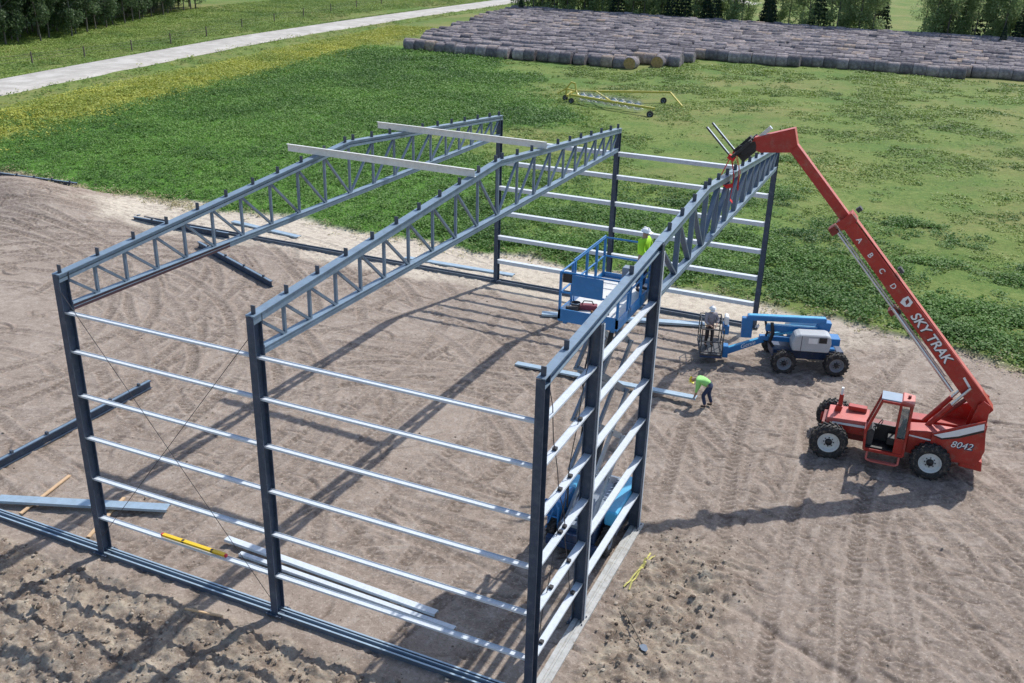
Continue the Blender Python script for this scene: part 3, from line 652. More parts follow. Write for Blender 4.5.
# ------------------------------------------------------------------ telehandler
T0 = Vector((18.84, 15.75, 0)); th = empty('telehandler', T0, math.radians(1.5), 'red and white telescopic handler reaching its raised boom over the end truss', 'telehandler')
for (x_, s) in ((-1.76, -1), (1.4, -1), (-1.76, 1), (1.4, 1)):
    wheel((x_, s*1.0, .585), .595, .40, th, s, 20, 'rim', rr=.58, lug_h=.035, rot=math.radians(6) if x_ < 0 else 0)
m = MB(); m.box(-2.0, 2.2, -.42, .42, .5, 1.05); m.box(-2.1, -1.0, -.5, .5, .62, 1.0); m.tube((-1.76, -.85, .58), (-1.76, .85, .58), .12, 10); m.tube((1.4, -.85, .58), (1.4, .85, .58), .12, 10)
m.build('chassis', M['dkred'], th, .01)
m = MB(); m.prism([(-1.95, 1.0), (-1.95, 1.22), (-.65, 1.3), (-.65, 1.0)], -.55, .5); m.build('front_deck', M['redpale'], th, .015)
m = MB(); m.box(-1.9, -.66, -.58, -.552, .8, 1.06); m.build('front_side_panel', M['red'], th)
m = MB(); m.prism([(-1.8, 1.05), (-1.75, 1.12), (-.7, 1.17), (-.7, 1.08)], -.588, -.582); m.build('side_stripe', M['white'], th)
m = MB(); m.box(-1.35, -.75, .12, .4, 1.3, 1.46); m.build('valve_cover', M['red'], th, .02)
m = MB(); m.beam((-1.62, .1, 1.2), (-1.62, .1, 1.85), .14, .1); m.beam((-1.75, .1, 1.35), (-1.55, .1, 1.3), .2, .25); m.build('mirror_post', M['red'], th)
m = MB(); m.box(-1.66, -1.58, .04, .16, 1.85, 2.1); m.build('work_light', M['white'], th, .01)
# fenders / axle guards
for s in (-1, 1):
    m = MB(); m.box(-2.2, -1.85, s*.62 - .1, s*.62 + .1, .55, .8); m.build('frame_arm', M['red'], th, .02)
# rear body, engine pod, counterweight
m = MB(); m.prism([(.62, .62), (.62, 1.42), (1.15, 1.5), (1.9, 1.52), (2.78, 1.62), (2.86, .95), (2.72, .62)], -.82, -.12); m.build('engine_cover', M['red'], th, .02)
m = MB(); m.prism([(.62, .62), (.62, 1.35), (2.78, 1.45), (2.8, .62)], .3, .85); m.build('fuel_tank', M['red'], th, .02)
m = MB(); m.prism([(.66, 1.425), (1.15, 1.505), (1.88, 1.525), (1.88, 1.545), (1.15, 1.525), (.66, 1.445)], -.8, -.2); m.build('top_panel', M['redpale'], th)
m = MB(); m.prism([(2.25, .5), (2.25, .75), (2.9, .8), (2.95, .45)], -.8, .8); m.build('counterweight', M['red'], th, .03)
m = MB(); m.prism([(2.3, 1.25), (2.3, 1.6), (2.45, 2.55), (2.6, 2.72), (2.8, 2.6), (2.84, 1.3)], -.42, -.36); m.prism([(2.3, 1.25), (2.3, 1.6), (2.45, 2.55), (2.6, 2.72), (2.8, 2.6), (2.84, 1.3)], .36, .42)
m.box(2.78, 2.86, -.36, .36, 1.2, 1.9); m.build('boom_tower', M['red'], th, .01)
m = MB(); m.prism([(1.55, .7), (1.3, 1.0), (1.3, 1.52), (1.65, 1.72), (2.72, 2.27), (2.88, 1.3), (2.75, .7)], -.9, -.826); m.prism([(1.55, .7), (1.3, 1.0), (1.3, 1.52), (1.65, 1.72), (2.72, 2.27), (2.88, 1.3), (2.75, .7)], .826, .9); m.prism([(2.6, .8), (2.6, 1.9), (2.78, 2.0), (2.9, 1.2), (2.8, .8)], -.82, .82); m.build('rear_panel', M['red'], th, .01)
m = MB(); m.prism([(1.35, 1.49), (1.75, 1.68), (2.70, 2.19), (2.73, 1.98), (2.05, 1.6), (1.6, 1.43)], -.912, -.904); m.build('side_stripe', M['white'], th)
m = MB(); m.prism([(.64, 1.30), (1.35, 1.26), (1.35, 1.21), (.64, 1.25)], -.832, -.824); m.build('side_stripe', M['white'], th)
m = MB(); m.prism([(1.32, 1.45), (1.6, 1.425), (2.05, 1.59), (2.73, 1.97), (2.74, 1.9), (2.07, 1.53), (1.6, 1.37)], -.912, -.905); m.build('side_stripe', M['black'], th)
text('number_lettering', '8042', (1.9, -.912, 1.17), (1, 0, .03), (0, 0, 1), .32, M['dkblue'], th, .25, .002, 1.0, .012)
text('number_lettering', '8042', (1.88, -.918, 1.19), (1, 0, .03), (0, 0, 1), .32, M['white'], th, .25, .002)
m = MB(); m.tube((2.5, -.2, 1.6), (2.5, -.2, 1.62), .1, 8); m.build('filler_cap', M['black'], th)
# cab
cb = MB(); x0, x1, ya, yb = -.62, .56, -1.12, -.42
cab = None
def bar(m, a, b, s=.08): m.beam(a, b, s, s); return m
m = MB()
for yy in (ya, yb):
    bar(m, (x0-.02, yy, .62), (x0-.06, yy, 1.25)); bar(m, (x0-.06, yy, 1.25), (x0+.28, yy, 2.42)); bar(m, (x1, yy, .62), (x1, yy, 2.42)); bar(m, (x0+.28, yy, 2.42), (x1, yy, 2.42)); bar(m, (x0-.02, yy, .62), (x1, yy, .62), .1)
    bar(m, (x1-.32, yy, 1.2), (x1-.32, yy, 2.4), .06)
for (xa, za) in ((x0-.06, 1.25), (x0+.28, 2.42), (x1, 2.42), (x1, .62), (x0, .62)): bar(m, (xa, ya, za), (xa, yb, za))
cab = m.build('cab', M['red'], th, .01)
m = MB(); m.prism([(x1-.32, .66), (x1-.32, 1.2), (x1-.02, 1.2), (x1-.02, .66)], ya-.01, ya+.02); m.prism([(x0+.02, .58), (x1, .58), (x1, .68), (x0+.02, .68)], ya+.05, yb-.04); m.build('cab_panel', M['red'], cab)
m = MB(); m.prism([(x0+.0, .68), (x1-.02, .68), (x1-.02, .72), (x0+.0, .72)], ya+.03, yb-.02); m.box(x1-.06, x1-.02, ya+.05, yb-.04, .72, 1.25); m.box(x0+.1, x1-.06, yb-.06, yb-.02, .72, 1.3); m.build('cab_lining', M['black'], cab)
m = MB(); m.box(x0+.24, x1-.3, ya+.03, yb-.03, 2.46, 2.50); m.build('roof_window', M['roofg'], cab)
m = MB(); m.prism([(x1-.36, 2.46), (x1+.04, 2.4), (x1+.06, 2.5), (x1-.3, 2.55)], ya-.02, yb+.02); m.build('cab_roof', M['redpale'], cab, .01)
m = MB(); m.tube((x1-.12, -.75, 2.5), (x1-.12, -.75, 2.62), .05, 8); m.build('beacon', M['dkred'], cab)
m = MB(); m.box(x1-.3, x1-.05, ya-.015, ya-.005, 1.25, 2.3); m.build('cab_window', M['glass'], cab)
m = MB(); m.box(x1+.0, x1+.01, ya+.06, yb-.06, 1.3, 2.35); m.build('cab_window', M['glass'], cab)
m = MB(); m.add([(x0-.04, ya+.05, 1.3), (x0-.04, yb-.05, 1.3), (x0+.26, yb-.05, 2.38), (x0+.26, ya+.05, 2.38)], [(0,1,2,3)]); m.build('windscreen', M['glass'], cab)
m = MB(); m.box(x1-.55, x1-.1, ya+.15, yb-.08, .85, 1.1); m.prism([(x1-.28, 1.1), (x1-.12, 1.1), (x1-.06, 1.7), (x1-.16, 1.7)], ya+.17, yb-.1); m.build('driver_seat', M['black'], cab, .02)
m = MB(); m.prism([(x0+.0, .68), (x0+.0, 1.2), (x0+.12, 1.32), (x0+.22, 1.25), (x0+.2, .68)], ya+.14, yb-.08); m.build('dashboard', M['dkgrey'], cab, .01)
m = MB(); c_ = Vector((x0+.33, -.77, 1.42)); ring = [c_ + Vector((.08*math.cos(t), .19*math.sin(t), .17*math.cos(t))) for t in [2*PI*k/14 for k in range(15)]]; m.path(ring, .016, 6); m.tube(c_, (x0+.15, -.77, 1.28), .02, 6); m.build('steering_wheel', M['black'], cab)
m = MB(); m.path([(x0+.1, ya-.1, .6), (x0+.1, ya-.14, .34), (x0+.25, ya-.16, .3), (x1-.2, ya-.16, .3), (x1-.1, ya-.14, .34), (x1-.1, ya-.1, .6)], .035, 8); m.box(x0+.15, x1-.15, ya-.2, ya-.05, .3, .33); m.build('step', M['redpale'], th)
# boom: lives in the x-z plane of the machine
P0 = Vector((2.62, 0, 2.45)); DU = Vector((-7.23, 0, 7.82)).normalized(); DN = Vector((-DU.z, 0, DU.x)) * -1   # DN points up/right of the boom
def bp(s, n, y=0): return P0 + DU*s + DN*n + Vector((0, y, 0))
def bbox(m, s0, s1, n0, n1, hw, mi=0):
    vs = [bp(s, n, y) for s in (s0, s1) for n in (n0, n1) for y in (-hw, hw)]
    m.add(vs, [(0,1,3,2),(4,6,7,5),(0,4,5,1),(2,3,7,6),(0,2,6,4),(1,5,7,3)], mi)
m = MB(); pts_ = [(-.32, -.1), (-.2, -.28), (.5, -.31), (7.35, -.21), (7.35, .19), (.3, .24), (-.25, .2)]
vs = [bp(s, n, -.24) for s, n in pts_] + [bp(s, n, .24) for s, n in pts_]; k_ = len(pts_)
m.add(vs, [(i, (i+1) % k_, k_ + (i+1) % k_, k_ + i) for i in range(k_)] + [tuple(range(k_-1, -1, -1)), tuple(range(k_, 2*k_))]); boom = m.build('boom', M['red'], th, .012)
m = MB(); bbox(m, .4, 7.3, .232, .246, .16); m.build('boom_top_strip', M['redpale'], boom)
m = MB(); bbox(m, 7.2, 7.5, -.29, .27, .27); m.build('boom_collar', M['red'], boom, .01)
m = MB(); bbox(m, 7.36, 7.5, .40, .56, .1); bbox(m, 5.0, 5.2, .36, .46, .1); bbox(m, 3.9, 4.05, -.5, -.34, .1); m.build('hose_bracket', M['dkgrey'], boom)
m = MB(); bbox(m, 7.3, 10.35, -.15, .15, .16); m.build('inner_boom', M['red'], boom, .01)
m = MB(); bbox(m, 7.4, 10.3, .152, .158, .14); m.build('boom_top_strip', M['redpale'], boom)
m = MB(); m.tube(bp(7.3, -.44, -.16), bp(4.2, -.46, -.16), .035, 8); m.tube(bp(4.2, -.46, -.16), bp(.9, -.5, -.16), .06, 10); m.tube(bp(7.3, -.38, -.05), bp(1.4, -.42, -.05), .025, 8); m.build('extension_cylinder', M['silver'], boom)
m = MB(); bbox(m, 7.2, 7.45, -.62, -.4, .22); bbox(m, 4.0, 4.2, -.64, -.38, .2); m.build('cylinder_bracket', M['dkred'], boom)
LT = -DU; LU = DN
def ltr(s_, str_, n, size, shear=0, bold=.0, nm='lettering', mat_='white', dy=0):
    return text(nm, str_, bp(s_, n, -.246 - dy), LT, LU, size, M[mat_], boom, shear, .003, 1.0, bold)
ltr(3.72, 'SKY TRAK', -.165, .42, .15, .014, 'lettering', 'black', -.0015); ltr(3.74, 'SKY TRAK', -.15, .42, .15, .008, dy=.003)
for s_, ch in ((6.72, 'A'), (6.12, 'B'), (5.52, 'C'), (4.92, 'D')): ltr(s_, ch, -.1, .24, 0, .003)
m = MB(); ee = [(4.32, .17), (4.07, .17), (4.0, .02), (4.07, -.1), (4.27, -.15), (4.34, .0)]
m.add([bp(s, n, -.247) for s, n in ee] + [bp(s, n, -.2405) for s, n in ee], [tuple(range(6)), tuple(range(11, 5, -1))]); m.build('emblem', M['white'], boom)
m = MB(); m.add([bp(s, n, -.25) for s, n in ((4.26, .12), (4.13, .09), (4.1, -.04), (4.22, .0))], [(0,1,2,3)]); m.build('emblem_mark', M['dkred'], boom)
m = MB(); m.add([bp(s, n, -.247) for s, n in ((1.15, .1), (.75, .06), (.75, -.01), (1.15, .03))] + [bp(s, n, -.2405) for s, n in ((1.15, .1), (.75, .06), (.75, -.01), (1.15, .03))], [(0,1,2,3), (7,6,5,4)]); m.build('decal_bar', M['white'], boom)
# gooseneck head (x,z relative to root)
hx = lambda x, z: (x - T0.x, z)
e = bp(10.2, .15); f = bp(10.2, -.15)
m = MB(); m.prism([(e.x, e.z), hx(14.50, 10.55), hx(13.30, 10.14), hx(13.1, 9.86), hx(13.55, 9.70), hx(14.50, 9.80), hx(14.50, 10.02), (f.x, f.z)], -.2, .2); m.build('boom_head', M['red'], boom, .012)
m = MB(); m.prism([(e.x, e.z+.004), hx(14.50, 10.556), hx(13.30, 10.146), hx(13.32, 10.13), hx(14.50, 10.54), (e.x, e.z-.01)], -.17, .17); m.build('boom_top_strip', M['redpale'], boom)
# carriage and forks; carriage plane tilted 45 deg
cdir = Vector((.98, 0, 1.05)).normalized(); fdir = Vector((-.88, 0, .87)).normalized(); c0 = Vector((12.70 - T0.x, 0, 9.5))
m = MB()
for t_ in (.12, .72): a_ = c0 + cdir*t_; m.beam(a_ + Vector((0, -.62, 0)), a_ + Vector((0, .62, 0)), .09, .14, up=cdir)
m.beam(c0 + Vector((0, 0, 0)) + cdir*.1 - fdir*.12, c0 + cdir*.8 - fdir*.12, .5, .22, up=(0,1,0))
for y_ in (-.55, -.2, .2, .55): m.beam(c0 + Vector((0, y_, 0)) + cdir*.05, c0 + Vector((0, y_, 0)) + cdir*.85, .06, .07, up=(0,1,0))
for y_ in (-.2, .2): m.beam(c0 + Vector((0, y_, 0)) + cdir*.3 - fdir*.02, Vector((13.4 - T0.x, y_*.8, 9.9)), .08, .3)
m.build('fork_carriage', M['black'], th)
m = MB(); m.tube(c0 + cdir*.75 - fdir*.1, c0 + cdir*1.2 - fdir*.16, .07, 10); m.beam(c0 + cdir*.8 - fdir*.1, c0 + cdir*1.45 - fdir*.1, .12, .12); m.build('tilt_cylinder', M['silver'], th)
for y_ in (-.42, .42):
    m = MB(); p = c0 + Vector((0, y_, 0)); m.beam(p, p + fdir*1.25, .1, .045, up=cdir); m.beam(p - fdir*.02, p + cdir*.75, .1, .05, up=(0,1,0)); k1 = m.build('fork', M['dkgrey'], th)
    m = MB(); m.beam(p + fdir*.05 + cdir*.026, p + fdir*1.22 + cdir*.026, .09, .008, up=cdir); m.build('worn_top', M['silver'], k1)
    m = MB(); m.beam(p - cdir*.04 + fdir*.1, p + cdir*.04 - fdir*.12, .16, .14); m.build('fork_heel', M['strapr'], k1)
# lift cylinders
for y_ in (-.3, .3):
    m = MB(); a_ = Vector((1.05, y_, 1.35)); b_ = Vector((2.15, y_, 3.05)); mid = a_.lerp(b_, .6)
    m.tube(a_, mid, .085, 12); m.build('lift_cylinder', M['red'], th); m = MB(); m.tube(mid, b_, .045, 10); m.build('cylinder_rod', M['silver'], th)
m = MB(); m.tube((1.3, 0, 1.5), (2.3, 0, 2.75), .07, 10); m.build('lift_cylinder', M['dkred'], th)
# ---- slings hanging from the forks round the top chord (things of their own)
def sling(pts, label, w=.12):
    mm = MB(); 
    for p, q in zip(pts[:-1], pts[1:]): mm.beam(p, q, w, .012, up=(1, .3, 0))
    o = mm.build('lifting_sling', M['strapr']); return tag(o, label, 'sling', 'red slings on the forks')
zt = lambda y: ztop(y)
ya_ = 15.4
sling([(12.66, ya_, 9.42), (12.84, ya_-.04, zt(ya_)-.02), (12.83, ya_-.1, zt(ya_)-.3), (12.62, ya_-.13, zt(ya_)-.36), (12.42, ya_-.1, zt(ya_)-.25), (12.42, ya_-.02, zt(ya_)), (12.62, ya_, 9.40)], 'red sling looped from the nearer fork round the truss top chord')
sling([(12.72, ya_-.03, 9.38), (12.82, ya_-.1, 8.9), (12.80, ya_+.04, 8.45), (12.79, ya_-.06, 8.1), (12.86, ya_+.02, 8.0)], 'long loose tail of red sling hanging beside the truss web')
yb_ = 16.25
sling([(12.66, yb_, 9.42), (12.84, yb_+.04, zt(yb_)), (12.83, yb_+.02, 8.55), (12.86, yb_-.06, 8.25), (12.80, yb_+.05, 8.3), (12.78, yb_+.06, 8.9), (12.62, yb_+.02, 9.4)], 'short red sling looped from the farther fork beside the truss')
# ------------------------------------------------------------------ scissor lift
SX0, SX1, SY0, SY1, SZ = 10.82, 12.38, 5.3, 8.65, 7.2
sl = empty('scissor_lift', ((SX0+SX1)/2 - .1, 7.2, 0), 0, 'blue scissor lift standing raised inside the end wall with open railed platform', 'scissor lift')
ox, oy = (SX0+SX1)/2 - .1, 7.2
for x_ in (-.78, .78):
    for y_ in (-1.05, 1.05):
        w_ = wheel((x_, y_, .4), .4, .26, sl, 1 if x_ > 0 else -1, 16, 'rimgrey', rot=PI/2*-1, lug_h=.03)
m = MB(); m.box(-.55, .55, -1.5, 1.5, .45, .85); m.box(-.3, .3, -1.7, 1.7, .5, .75); m.build('chassis', M['dkblue'], sl, .02)
m = MB(); m.box(.62, .98, -.95, 1.15, .82, 1.3); m.build('engine_cover', M['ltblue'], sl, .04)
m = MB(); m.box(.55, .93, -.75, 1.0, .4, .81); m.build('engine_tray', M['dkblue'], sl, .02)
m = MB(); m.box(-1.02, -.6, -1.1, -.1, .5, 1.25); m.build('battery_box', M['blue'], sl, .04)
m = MB(); m.box(-1.0, -.6, .0, .9, .5, 1.15); m.build('hydraulic_box', M['ltblue'], sl, .04)
m = MB(); m.path([(-1.06, -1.3, .5), (-1.06, -1.34, 1.2), (-1.0, -1.3, 1.4), (-.7, -1.3, 1.4), (-.6, -1.34, 1.2), (-.6, -1.3, .6)], .03, 8); m.path([(-1.05, -1.3, .9), (-.6, -1.3, .9)], .025, 8); m.path([(-.95, -1.32, .5), (-.75, -1.32, 1.1), (-.95, -1.32, 1.35)], .025, 8); m.build('guard_loop', M['blue'], sl)
for y_ in (-1.62, 1.62): m = MB(); m.box(-.8, .8, y_-.1, y_+.1, .25, .5); m.build('axle_housing', M['dkblue'], sl, .02)
for k in range(6): m = MB(); y_ = .15 + k*.19; m.beam((.25, y_, 1.0), (.6, y_, 1.05), .05, .03); m.build('ladder_rung', M['silver'], sl)
m = MB(); m.box(-.45, .45, -1.5, 1.5, .85, .95); m.build('arm_base', M['arm'], sl)
NS = 4; zb_, zt_ = .98, SZ - .18; st = (zt_ - zb_)/NS; hy = 1.22
for k in range(NS):
    za, zc = zb_ + k*st, zb_ + (k+1)*st
    for s in (-1, 1):
        m = MB(); m.beam((s*.36, -hy, za), (s*.36, hy, zc), .07, .17); m.build('scissor_arm', M['arm'], sl)
        m = MB(); m.beam((s*.27, hy, za), (s*.27, -hy, zc), .07, .17); m.build('scissor_arm', M['arm'], sl)
    for (y_, z_) in ((-hy, za), (hy, za), (0, (za+zc)/2)):
        m = MB(); m.tube((-.42, y_, z_), (.42, y_, z_), .045, 8); m.build('pivot_tube', M['arm'], sl)
for k in (0, 2):
    za = zb_ + k*st; m = MB(); m.tube((0, -.9, za + .12), (0, .55, za + st*1.35), .07, 10); m.build('lift_ram', M['dkgrey'], sl)
m = MB(); m.path([(-.42, -hy+.1, 1.2), (-.5, -.9, 2.4), (-.42, -.3, 3.0), (-.5, .2, 3.9), (-.42, -.5, 4.8), (-.46, .3, 6.0), (-.4, .6, 6.8)], .025, 6); m.build('power_cable', M['black'], sl)
pf = MB(); hx_ = (SX1-SX0)/2; before_ = set(o_.name for o_ in sl.children); p0, p1 = SY0-oy, SY1-oy
pf.box(-hx_+.02, hx_-.02, p0+.02, p1-.02, SZ-.12, SZ); plat = pf.build('platform_deck', M['deck'], sl)
m = MB(); m.box(-hx_, -hx_+.03, p0, p1, SZ-.16, SZ+.13); m.box(hx_-.03, hx_, p0, p1, SZ-.16, SZ+.13); m.box(-hx_+.03, hx_-.03, p0, p0+.03, SZ-.16, SZ+.17); m.box(-hx_+.03, hx_-.03, p1-.03, p1, SZ-.16, SZ+.13)
m.box(-hx_+.1, -hx_+.2, p0+.1, p1-.1, SZ-.25, SZ-.16); m.box(hx_-.2, hx_-.1, p0+.1, p1-.1, SZ-.25, SZ-.16); m.build('toe_board', M['blue'], sl)
def rail(m, a, b, r=.026): m.tube(a, b, r, 8)
zr = SZ + 1.12; zm = SZ + .6
posts_l = [p0+.03, p0+.85, p0+1.0, p0+1.9, p0+2.65, p1-.03]
for side in (-1, 1):
    m = MB(); x_ = side*(hx_-.03); rail(m, (x_, p0+.03, zr), (x_, p1-.03, zr)); rail(m, (x_, p0+.03, zm), (x_, p1-.03, zm)); rail(m, (x_, p0+.9, zr+.05), (x_, p1-.03, zr+.05), .02); g_ = m.build('guard_rail', M['blue'], sl)
    for y_ in posts_l: mm = MB(); mm.beam((x_, y_, SZ-.1), (x_, y_, zr), .06, .06); mm.build('rail_post', M['blue'], g_)
for y_ in (p0+.03, p1-.03):
    m = MB(); rail(m, (-hx_+.03, y_, zr), (hx_-.03, y_, zr)); rail(m, (-hx_+.03, y_, zm), (hx_-.03, y_, zm)); m.build('end_rail', M['blue'], sl)
m = MB(); m.beam((-hx_+.34, p0-.02, SZ+.84), (hx_-.42, p0-.02, SZ+.84), .02, .52); m.build('end_panel', M['blue'], sl)
m = MB(); m.box(-hx_+.06, -hx_+.3, p0+.06, p0+.2, SZ+.85, SZ+1.1); m.build('control_box', M['black'], sl, .01)
m = MB(); m.box(hx_-.2, hx_-.02, p0+.7, p0+.95, SZ+.75, SZ+1.25); m.build('junction_box', M['arm'], sl, .01)
m = MB(); m.beam((hx_-.3, p0+.05, SZ+.2), (hx_-.3, p0+.05, SZ+.7), .1, .05); m.build('outlet_box', M['arm'], sl)
for o_ in sl.children:
    if o_.name not in before_:
        for q in [o_] + list(o_.children): q.data.transform(Matrix.Translation((.1, 0, 0)))
# things on the platform deck
def on_deck(name, label, cat, x, y, parts, rz=0):
    t = empty(name, (ox+.1+x, SY0+1.45+y, SZ+.002), rz, label, cat, 'gear on the platform deck')
    for nm, mat_, mbx in parts: mbx.build(nm, M[mat_], t, .01)
on_deck('tool_bag', 'dark red tool bag on the platform deck behind the end panel', 'bag', -.25, -.75, [('bag_body', 'strred', MB().box(-.24, .24, -.1, .1, 0, .13)), ('handle', 'black', MB().path([(-.15, 0, .13), (-.1, 0, .22), (.1, 0, .22), (.15, 0, .13)], .015, 6))], .3)
on_deck('cordless_drill', 'small dark power tool on the deck in the near corner', 'drill', -.52, -1.15, [('drill_body', 'black', MB().box(-.16, .14, -.05, .05, .05, .17)), ('grip', 'dkgrey', MB().box(.0, .08, -.04, .04, 0, .06))], .6)
on_deck('bolt_bucket', 'black bolt bucket on the deck beside the near corner post', 'bucket', -.5, -.95, [('bucket_body', 'black', MB().lathe((0,0,0), (0,0,1), [(.001,.01),(.1,.01),(.12,.2),(.11,.2),(.09,.04),(.001,.04)], 16)), ('rim', 'silver', MB().lathe((0,0,0), (0,0,1), [(.12,.19),(.13,.2),(.12,.21)], 16))])
on_deck('tool_belt', 'brown leather tool belt lying on the middle of the pale deck', 'tool belt', .12, -1.05, [('belt', 'tan', MB().path([(-.2, .12, .03), (-.05, .0, .03), (.12, -.1, .03), (.25, -.05, .03)], .035, 6)), ('pouch', 'tan', MB().box(-.1, .08, -.14, .02, 0, .1))])
# ------------------------------------------------------------------ boom lift
BL = Vector((15.2, 22.2, 0)); bl = empty('boom_lift', BL, 0, 'blue articulated boom lift with grey engine cowl and low basket at left', 'boom lift')
ca, sa = math.cos(math.radians(21)), math.sin(math.radians(21))
def rc(x, y, z=0): return (x*ca - y*sa, x*sa + y*ca, z)
for x_ in (-1.06, 1.0):
    for s in (-1, 1):
        wheel(rc(x_, s*1.02, .46), .47, .34, bl, s, 18, 'rimgrey', rot=math.radians(21), lug_h=.035, rr=.6)
def rbox(m, x0, x1, y0, y1, z0, z1):
    vs = [rc(x, y, z) for z in (z0, z1) for y in (y0, y1) for x in (x0, x1)]; m.add(vs, [(0,2,3,1),(4,5,7,6),(0,1,5,4),(2,6,7,3),(0,4,6,2),(1,3,7,5)])
m = MB(); rbox(m, -1.4, 1.4, -.5, .5, .4, .78); rbox(m, -1.2, -.95, -.85, .85, .38, .55); rbox(m, .95, 1.2, -.85, .85, .38, .55); m.build('chassis', M['dkblue'], bl, .02)
turret_start = set(o_.name for o_ in bl.children)
m = MB(); m.lathe((.15, 0, 0), (0,0,1), [(.5, .78), (.5, .92), (.01, .92)], 20); m.box(-.7, 1.0, -.7, .7, .92, 1.04); m.build('turntable', M['blue'], bl, .015)
def cowl(y0, y1, nm='engine_cowl', mt='grey'):
    m = MB(); P = [(-.72, 1.0), (-.77, 1.4), (-.65, 1.86), (-.47, 1.95), (.52, 1.98), (.7, 1.9), (.75, 1.5), (.68, 1.0)]
    m.prism(P, y0, y1); return m.build(nm, M[mt], bl, .05)
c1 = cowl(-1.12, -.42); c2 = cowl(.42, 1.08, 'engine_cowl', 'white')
m = MB(); m.box(.25, .55, -1.13, -1.122, 1.55, 1.86); m.build('cowl_vent', M['black'], c1)
m = MB(); m.box(-.15, .2, -1.13, -1.122, 1.5, 1.8); m.build('cowl_decal', M['white'], c1)
m = MB(); m.prism([(-.42, 1.0), (-.42, 1.9), (-.4, 1.9), (-.4, 1.0)], -1.127, -1.121); m.build('cowl_seam', M['dkgrey'], c1)
m = MB(); m.beam((.5, 0, 1.3), (.6, 0, 2.25), .5, .4); m.box(.7, 1.25, -.3, .3, 1.0, 1.4); m.build('riser_pivot', M['blue'], bl, .02)
m = MB(); m.beam((-2.45, -.05, 2.22), (.62, -.05, 2.32), .3, .28); m.build('upper_boom', M['blue'], bl, .02)
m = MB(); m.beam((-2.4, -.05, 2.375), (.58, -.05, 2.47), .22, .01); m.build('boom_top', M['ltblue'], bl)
m = MB(); m.beam((-1.7, -.1, 1.72), (.6, -.1, 1.72), .26, .34); m.build('riser_boom', M['blue'], bl, .02)
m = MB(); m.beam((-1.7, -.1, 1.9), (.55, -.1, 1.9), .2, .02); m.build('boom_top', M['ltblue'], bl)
m = MB(); m.beam((-1.9, -.1, 1.12), (.7, -.1, 1.1), .26, .24); m.build('lower_riser', M['blue'], bl, .02)
m = MB(); m.beam((-1.6, -.2, 1.3), (-.6, -.2, 1.62), .1, .1); m.beam((-1.3, .1, 1.28), (-.3, .1, 1.6), .1, .1); m.build('link_arm', M['ltblue'], bl)
m = MB(); m.beam((-2.45, -.05, 2.2), (-2.42, -.05, 1.05), .26, .42, up=(1,0,0)); m.build('boom_end_link', M['blue'], bl, .02)
m = MB(); m.path([(-1.5, -.3, 2.1), (-1.42, -.34, 1.5), (-1.5, -.3, 1.0), (-1.3, -.26, .7)], .07, 8); m.path([(-1.75, -.1, 2.15), (-1.6, -.1, 1.4), (-1.7, -.1, 1.0)], .05, 8); m.build('hose_bundle', M['black'], bl)
m = MB(); m.beam((-1.75, -.1, 1.0), (-3.2, -.3, .42), .2, .26); jib = m.build('jib', M['blue'], bl, .02)
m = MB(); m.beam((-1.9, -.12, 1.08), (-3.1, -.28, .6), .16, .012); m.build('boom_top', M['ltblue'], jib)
jd = Vector((1.45, .2, .58)).normalized()
text('lettering', 'Genie', Vector((-2.62, -.327, .575)), jd, (-jd.z*.2, 0, 1), .26, M['white'], jib, .15, .002)
# basket
bk = MB(); bx0, bx1, by0, by1 = -4.25, -3.4, -.95, .85
bk.box(bx0, bx1, by0, by1, .43, .49); bas = bk.build('basket_floor', M['dkgrey'], bl)
m = MB()
for z_ in (.58, 1.03, 1.56):
    for a, b in (((bx0, by0), (bx1, by0)), ((bx1, by0), (bx1, by1)), ((bx1, by1), (bx0, by1)), ((bx0, by1), (bx0, by0))): m.tube((*a, z_), (*b, z_), .022, 6)
for x_ in (bx0, (bx0+bx1)/2, bx1):
    for y_ in (by0, (by0+by1)/2, by1):
        if x_ in (bx0, bx1) or y_ in (by0, by1): m.tube((x_, y_, .46), (x_, y_, 1.56), .022, 6)
m.build('basket_rail', M['dkgrey'], bl)
m = MB(); m.box(bx0-.02, bx1+.02, by0-.02, by1+.02, .35, .43); m.build('basket_frame', M['dkblue'], bl)
m = MB(); m.box(bx1-.02, bx1+.22, -.6, -.1, 1.25, 1.62); m.build('control_box', M['blue'], bl, .02)
m = MB(); m.box(bx1+.02, bx1+.18, -.58, -.12, 1.64, 2.0); m.build('weather_cover', M['white'], bl, .04)
m = MB(); m.box(-3.32, -3.1, -.5, -.1, .2, .7); m.build('basket_rotator', M['blue'], bl, .02)
TM = Matrix.Rotation(math.radians(17), 4, 'Z')
for o_ in bl.children:
    if o_.name in turret_start: continue
    for q in [o_] + list(o_.children):
        q.data.transform(TM)
        for v in q.data.vertices:
            if v.co.z > .9 and 'basket' not in o_.name and 'control' not in o_.name and 'cover' not in o_.name: v.co.z = .9 + (v.co.z - .9)*.74
